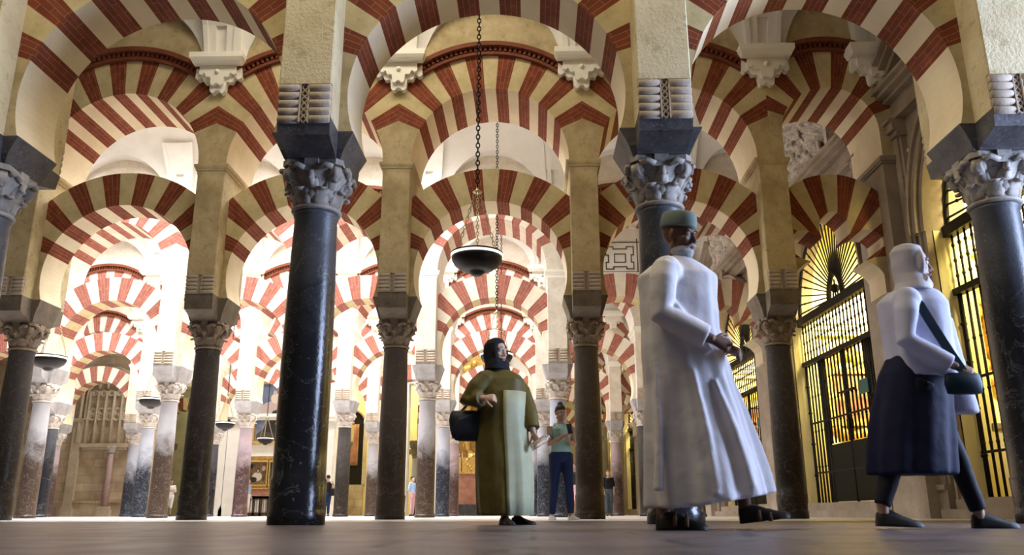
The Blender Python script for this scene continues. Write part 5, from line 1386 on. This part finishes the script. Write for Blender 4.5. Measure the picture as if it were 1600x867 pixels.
stander((wx(263, 38), 38, 0), (.3, -1), 'distant person all in white in front of the olive lit opening', M_SKM, 1.62, 'white_shirt', M_WHT, 'white_trousers', M_WHT, M_HAIRD, 'short', longleg=False, vox=.011, arms=(((.17, 0, 1.32), (.20, .0, 1.08), (.06, .2, 1.12)), ((-.17, 0, 1.32), (-.2, .0, 1.08), (-.06, .2, 1.12))))
f5, _, _ = stander((wx(510, 36), 36, 0), (-.5, .8), 'distant person in dark clothes with a black bag beside the largest column', M_SKL, 1.70, 'dark_vest', M_BLKT, 'dark_trousers', M_JEAN, M_HAIRD, 'short', sleeves=False, vox=.011)
stander((wx(384, 37), 37, 0), (.9, -.3), 'distant person in light blue half hidden by the purple-brown column', M_SKL, 1.60, 'blue_shirt', M_LBL, 'pale_shorts', M_WHT, M_HAIRR, 'short', longleg=False, vox=.011)
stander((wx(899, 26), 26, 0), (-.6, -.7), 'distant person in black with pale trousers behind the person in mint', M_SKL, 1.60, 'black_shirt', M_BLKT, 'pale_trousers', M_PNK, M_HAIRR, 'short', longleg=False, vox=.011)
stander((wx(643, 34), 34, 0), (.8, -.4), 'distant person in bright blue half hidden by the central grey and brown column', M_SKL, 1.55, 'bright_blue_shirt', M_LBL, 'rose_trousers', M_PNK, M_HAIRD, 'short', vox=.011)
bb_ = empty('black_bag', (wx(510, 36)+.22, 35.95, 1.0)); tag(bb_, 'black bag carried by the distant person beside the largest column', 'bag')
mb = MB(); mb.rings([[(w*cos(a), d*sin(a), z) for a in [2*PI*i/16 for i in range(16)]] for (z, w, d) in ((-.17, .12, .05), (-.15, .16, .07), (.0, .16, .07), (.12, .12, .04), (.13, .1, .01))], M_BLKT); mb.obj('bag_body', parent=bb_)
mb = MB(); mb.tube([(-.1, 0, .1), (-.16, 0, .42), (-.02, .02, .42), (.08, 0, .1)], .012, 6, M_BLKT); mb.obj('bag_strap', parent=bb_)

# ------------------------------------------------------------------ light
SC.view_settings.view_transform = 'Standard'; SC.view_settings.look = 'None'; SC.view_settings.gamma = 1
SC.view_settings.use_curve_mapping = False; SC.view_settings.exposure = 0
w = bpy.data.worlds.new('world'); SC.world = w; w.use_nodes = True
w.node_tree.nodes['Background'].inputs[0].default_value = (.75, .83, 1.0, 1); w.node_tree.nodes['Background'].inputs[1].default_value = .05
def area(name, loc, rot, sx, sy, e, col, spread=PI):
    l = bpy.data.lights.new(name, 'AREA'); l.shape = 'RECTANGLE'; l.size = sx; l.size_y = sy; l.energy = e; l.color = col; l.spread = spread
    o = bpy.data.objects.new(name, l); COL.objects.link(o); o.location = loc; o.rotation_euler = rot; return o
NE = {1: (235, (1, .90, .72), -2.6, 5), 2: (1800, (.98, .98, 1), -7.2, 12), 3: (2450, (.98, .98, 1), -9, 17), 4: (1900, (1, .98, .97), -9, 19), 5: (1000, (1, .97, .92), -9, 19), 6: (160, (1, .9, .6), 3, 4), 7: (160, (1, .9, .6), 3, 4)}
for n, (e, c, xc, L) in NE.items():
    area('skylight_nave_%d' % n, (xc, yl[n], 10.2), (0, 0, 0), L, 1.4, e, c, R(170 if n == 1 else 128))
area('roof_light_entry', (-2.5, 3.5, 9.5), (0, 0, 0), 8, 3, 500, (1, .84, .57))
area('doorway_daylight', (8.6, 5.3, 3.0), (R(88), 0, R(93)), 3.2, 5.2, 1600, (.55, .68, 1.0))
area('olive_room_lamp', (XB(280), 43, 8.5), (0, 0, 0), 3, 3, 160, (1, .97, .72)); area('yellow_room_lamp', (XB(580), 43, 8.5), (0, 0, 0), 3, 3, 500, (1, .85, .45))
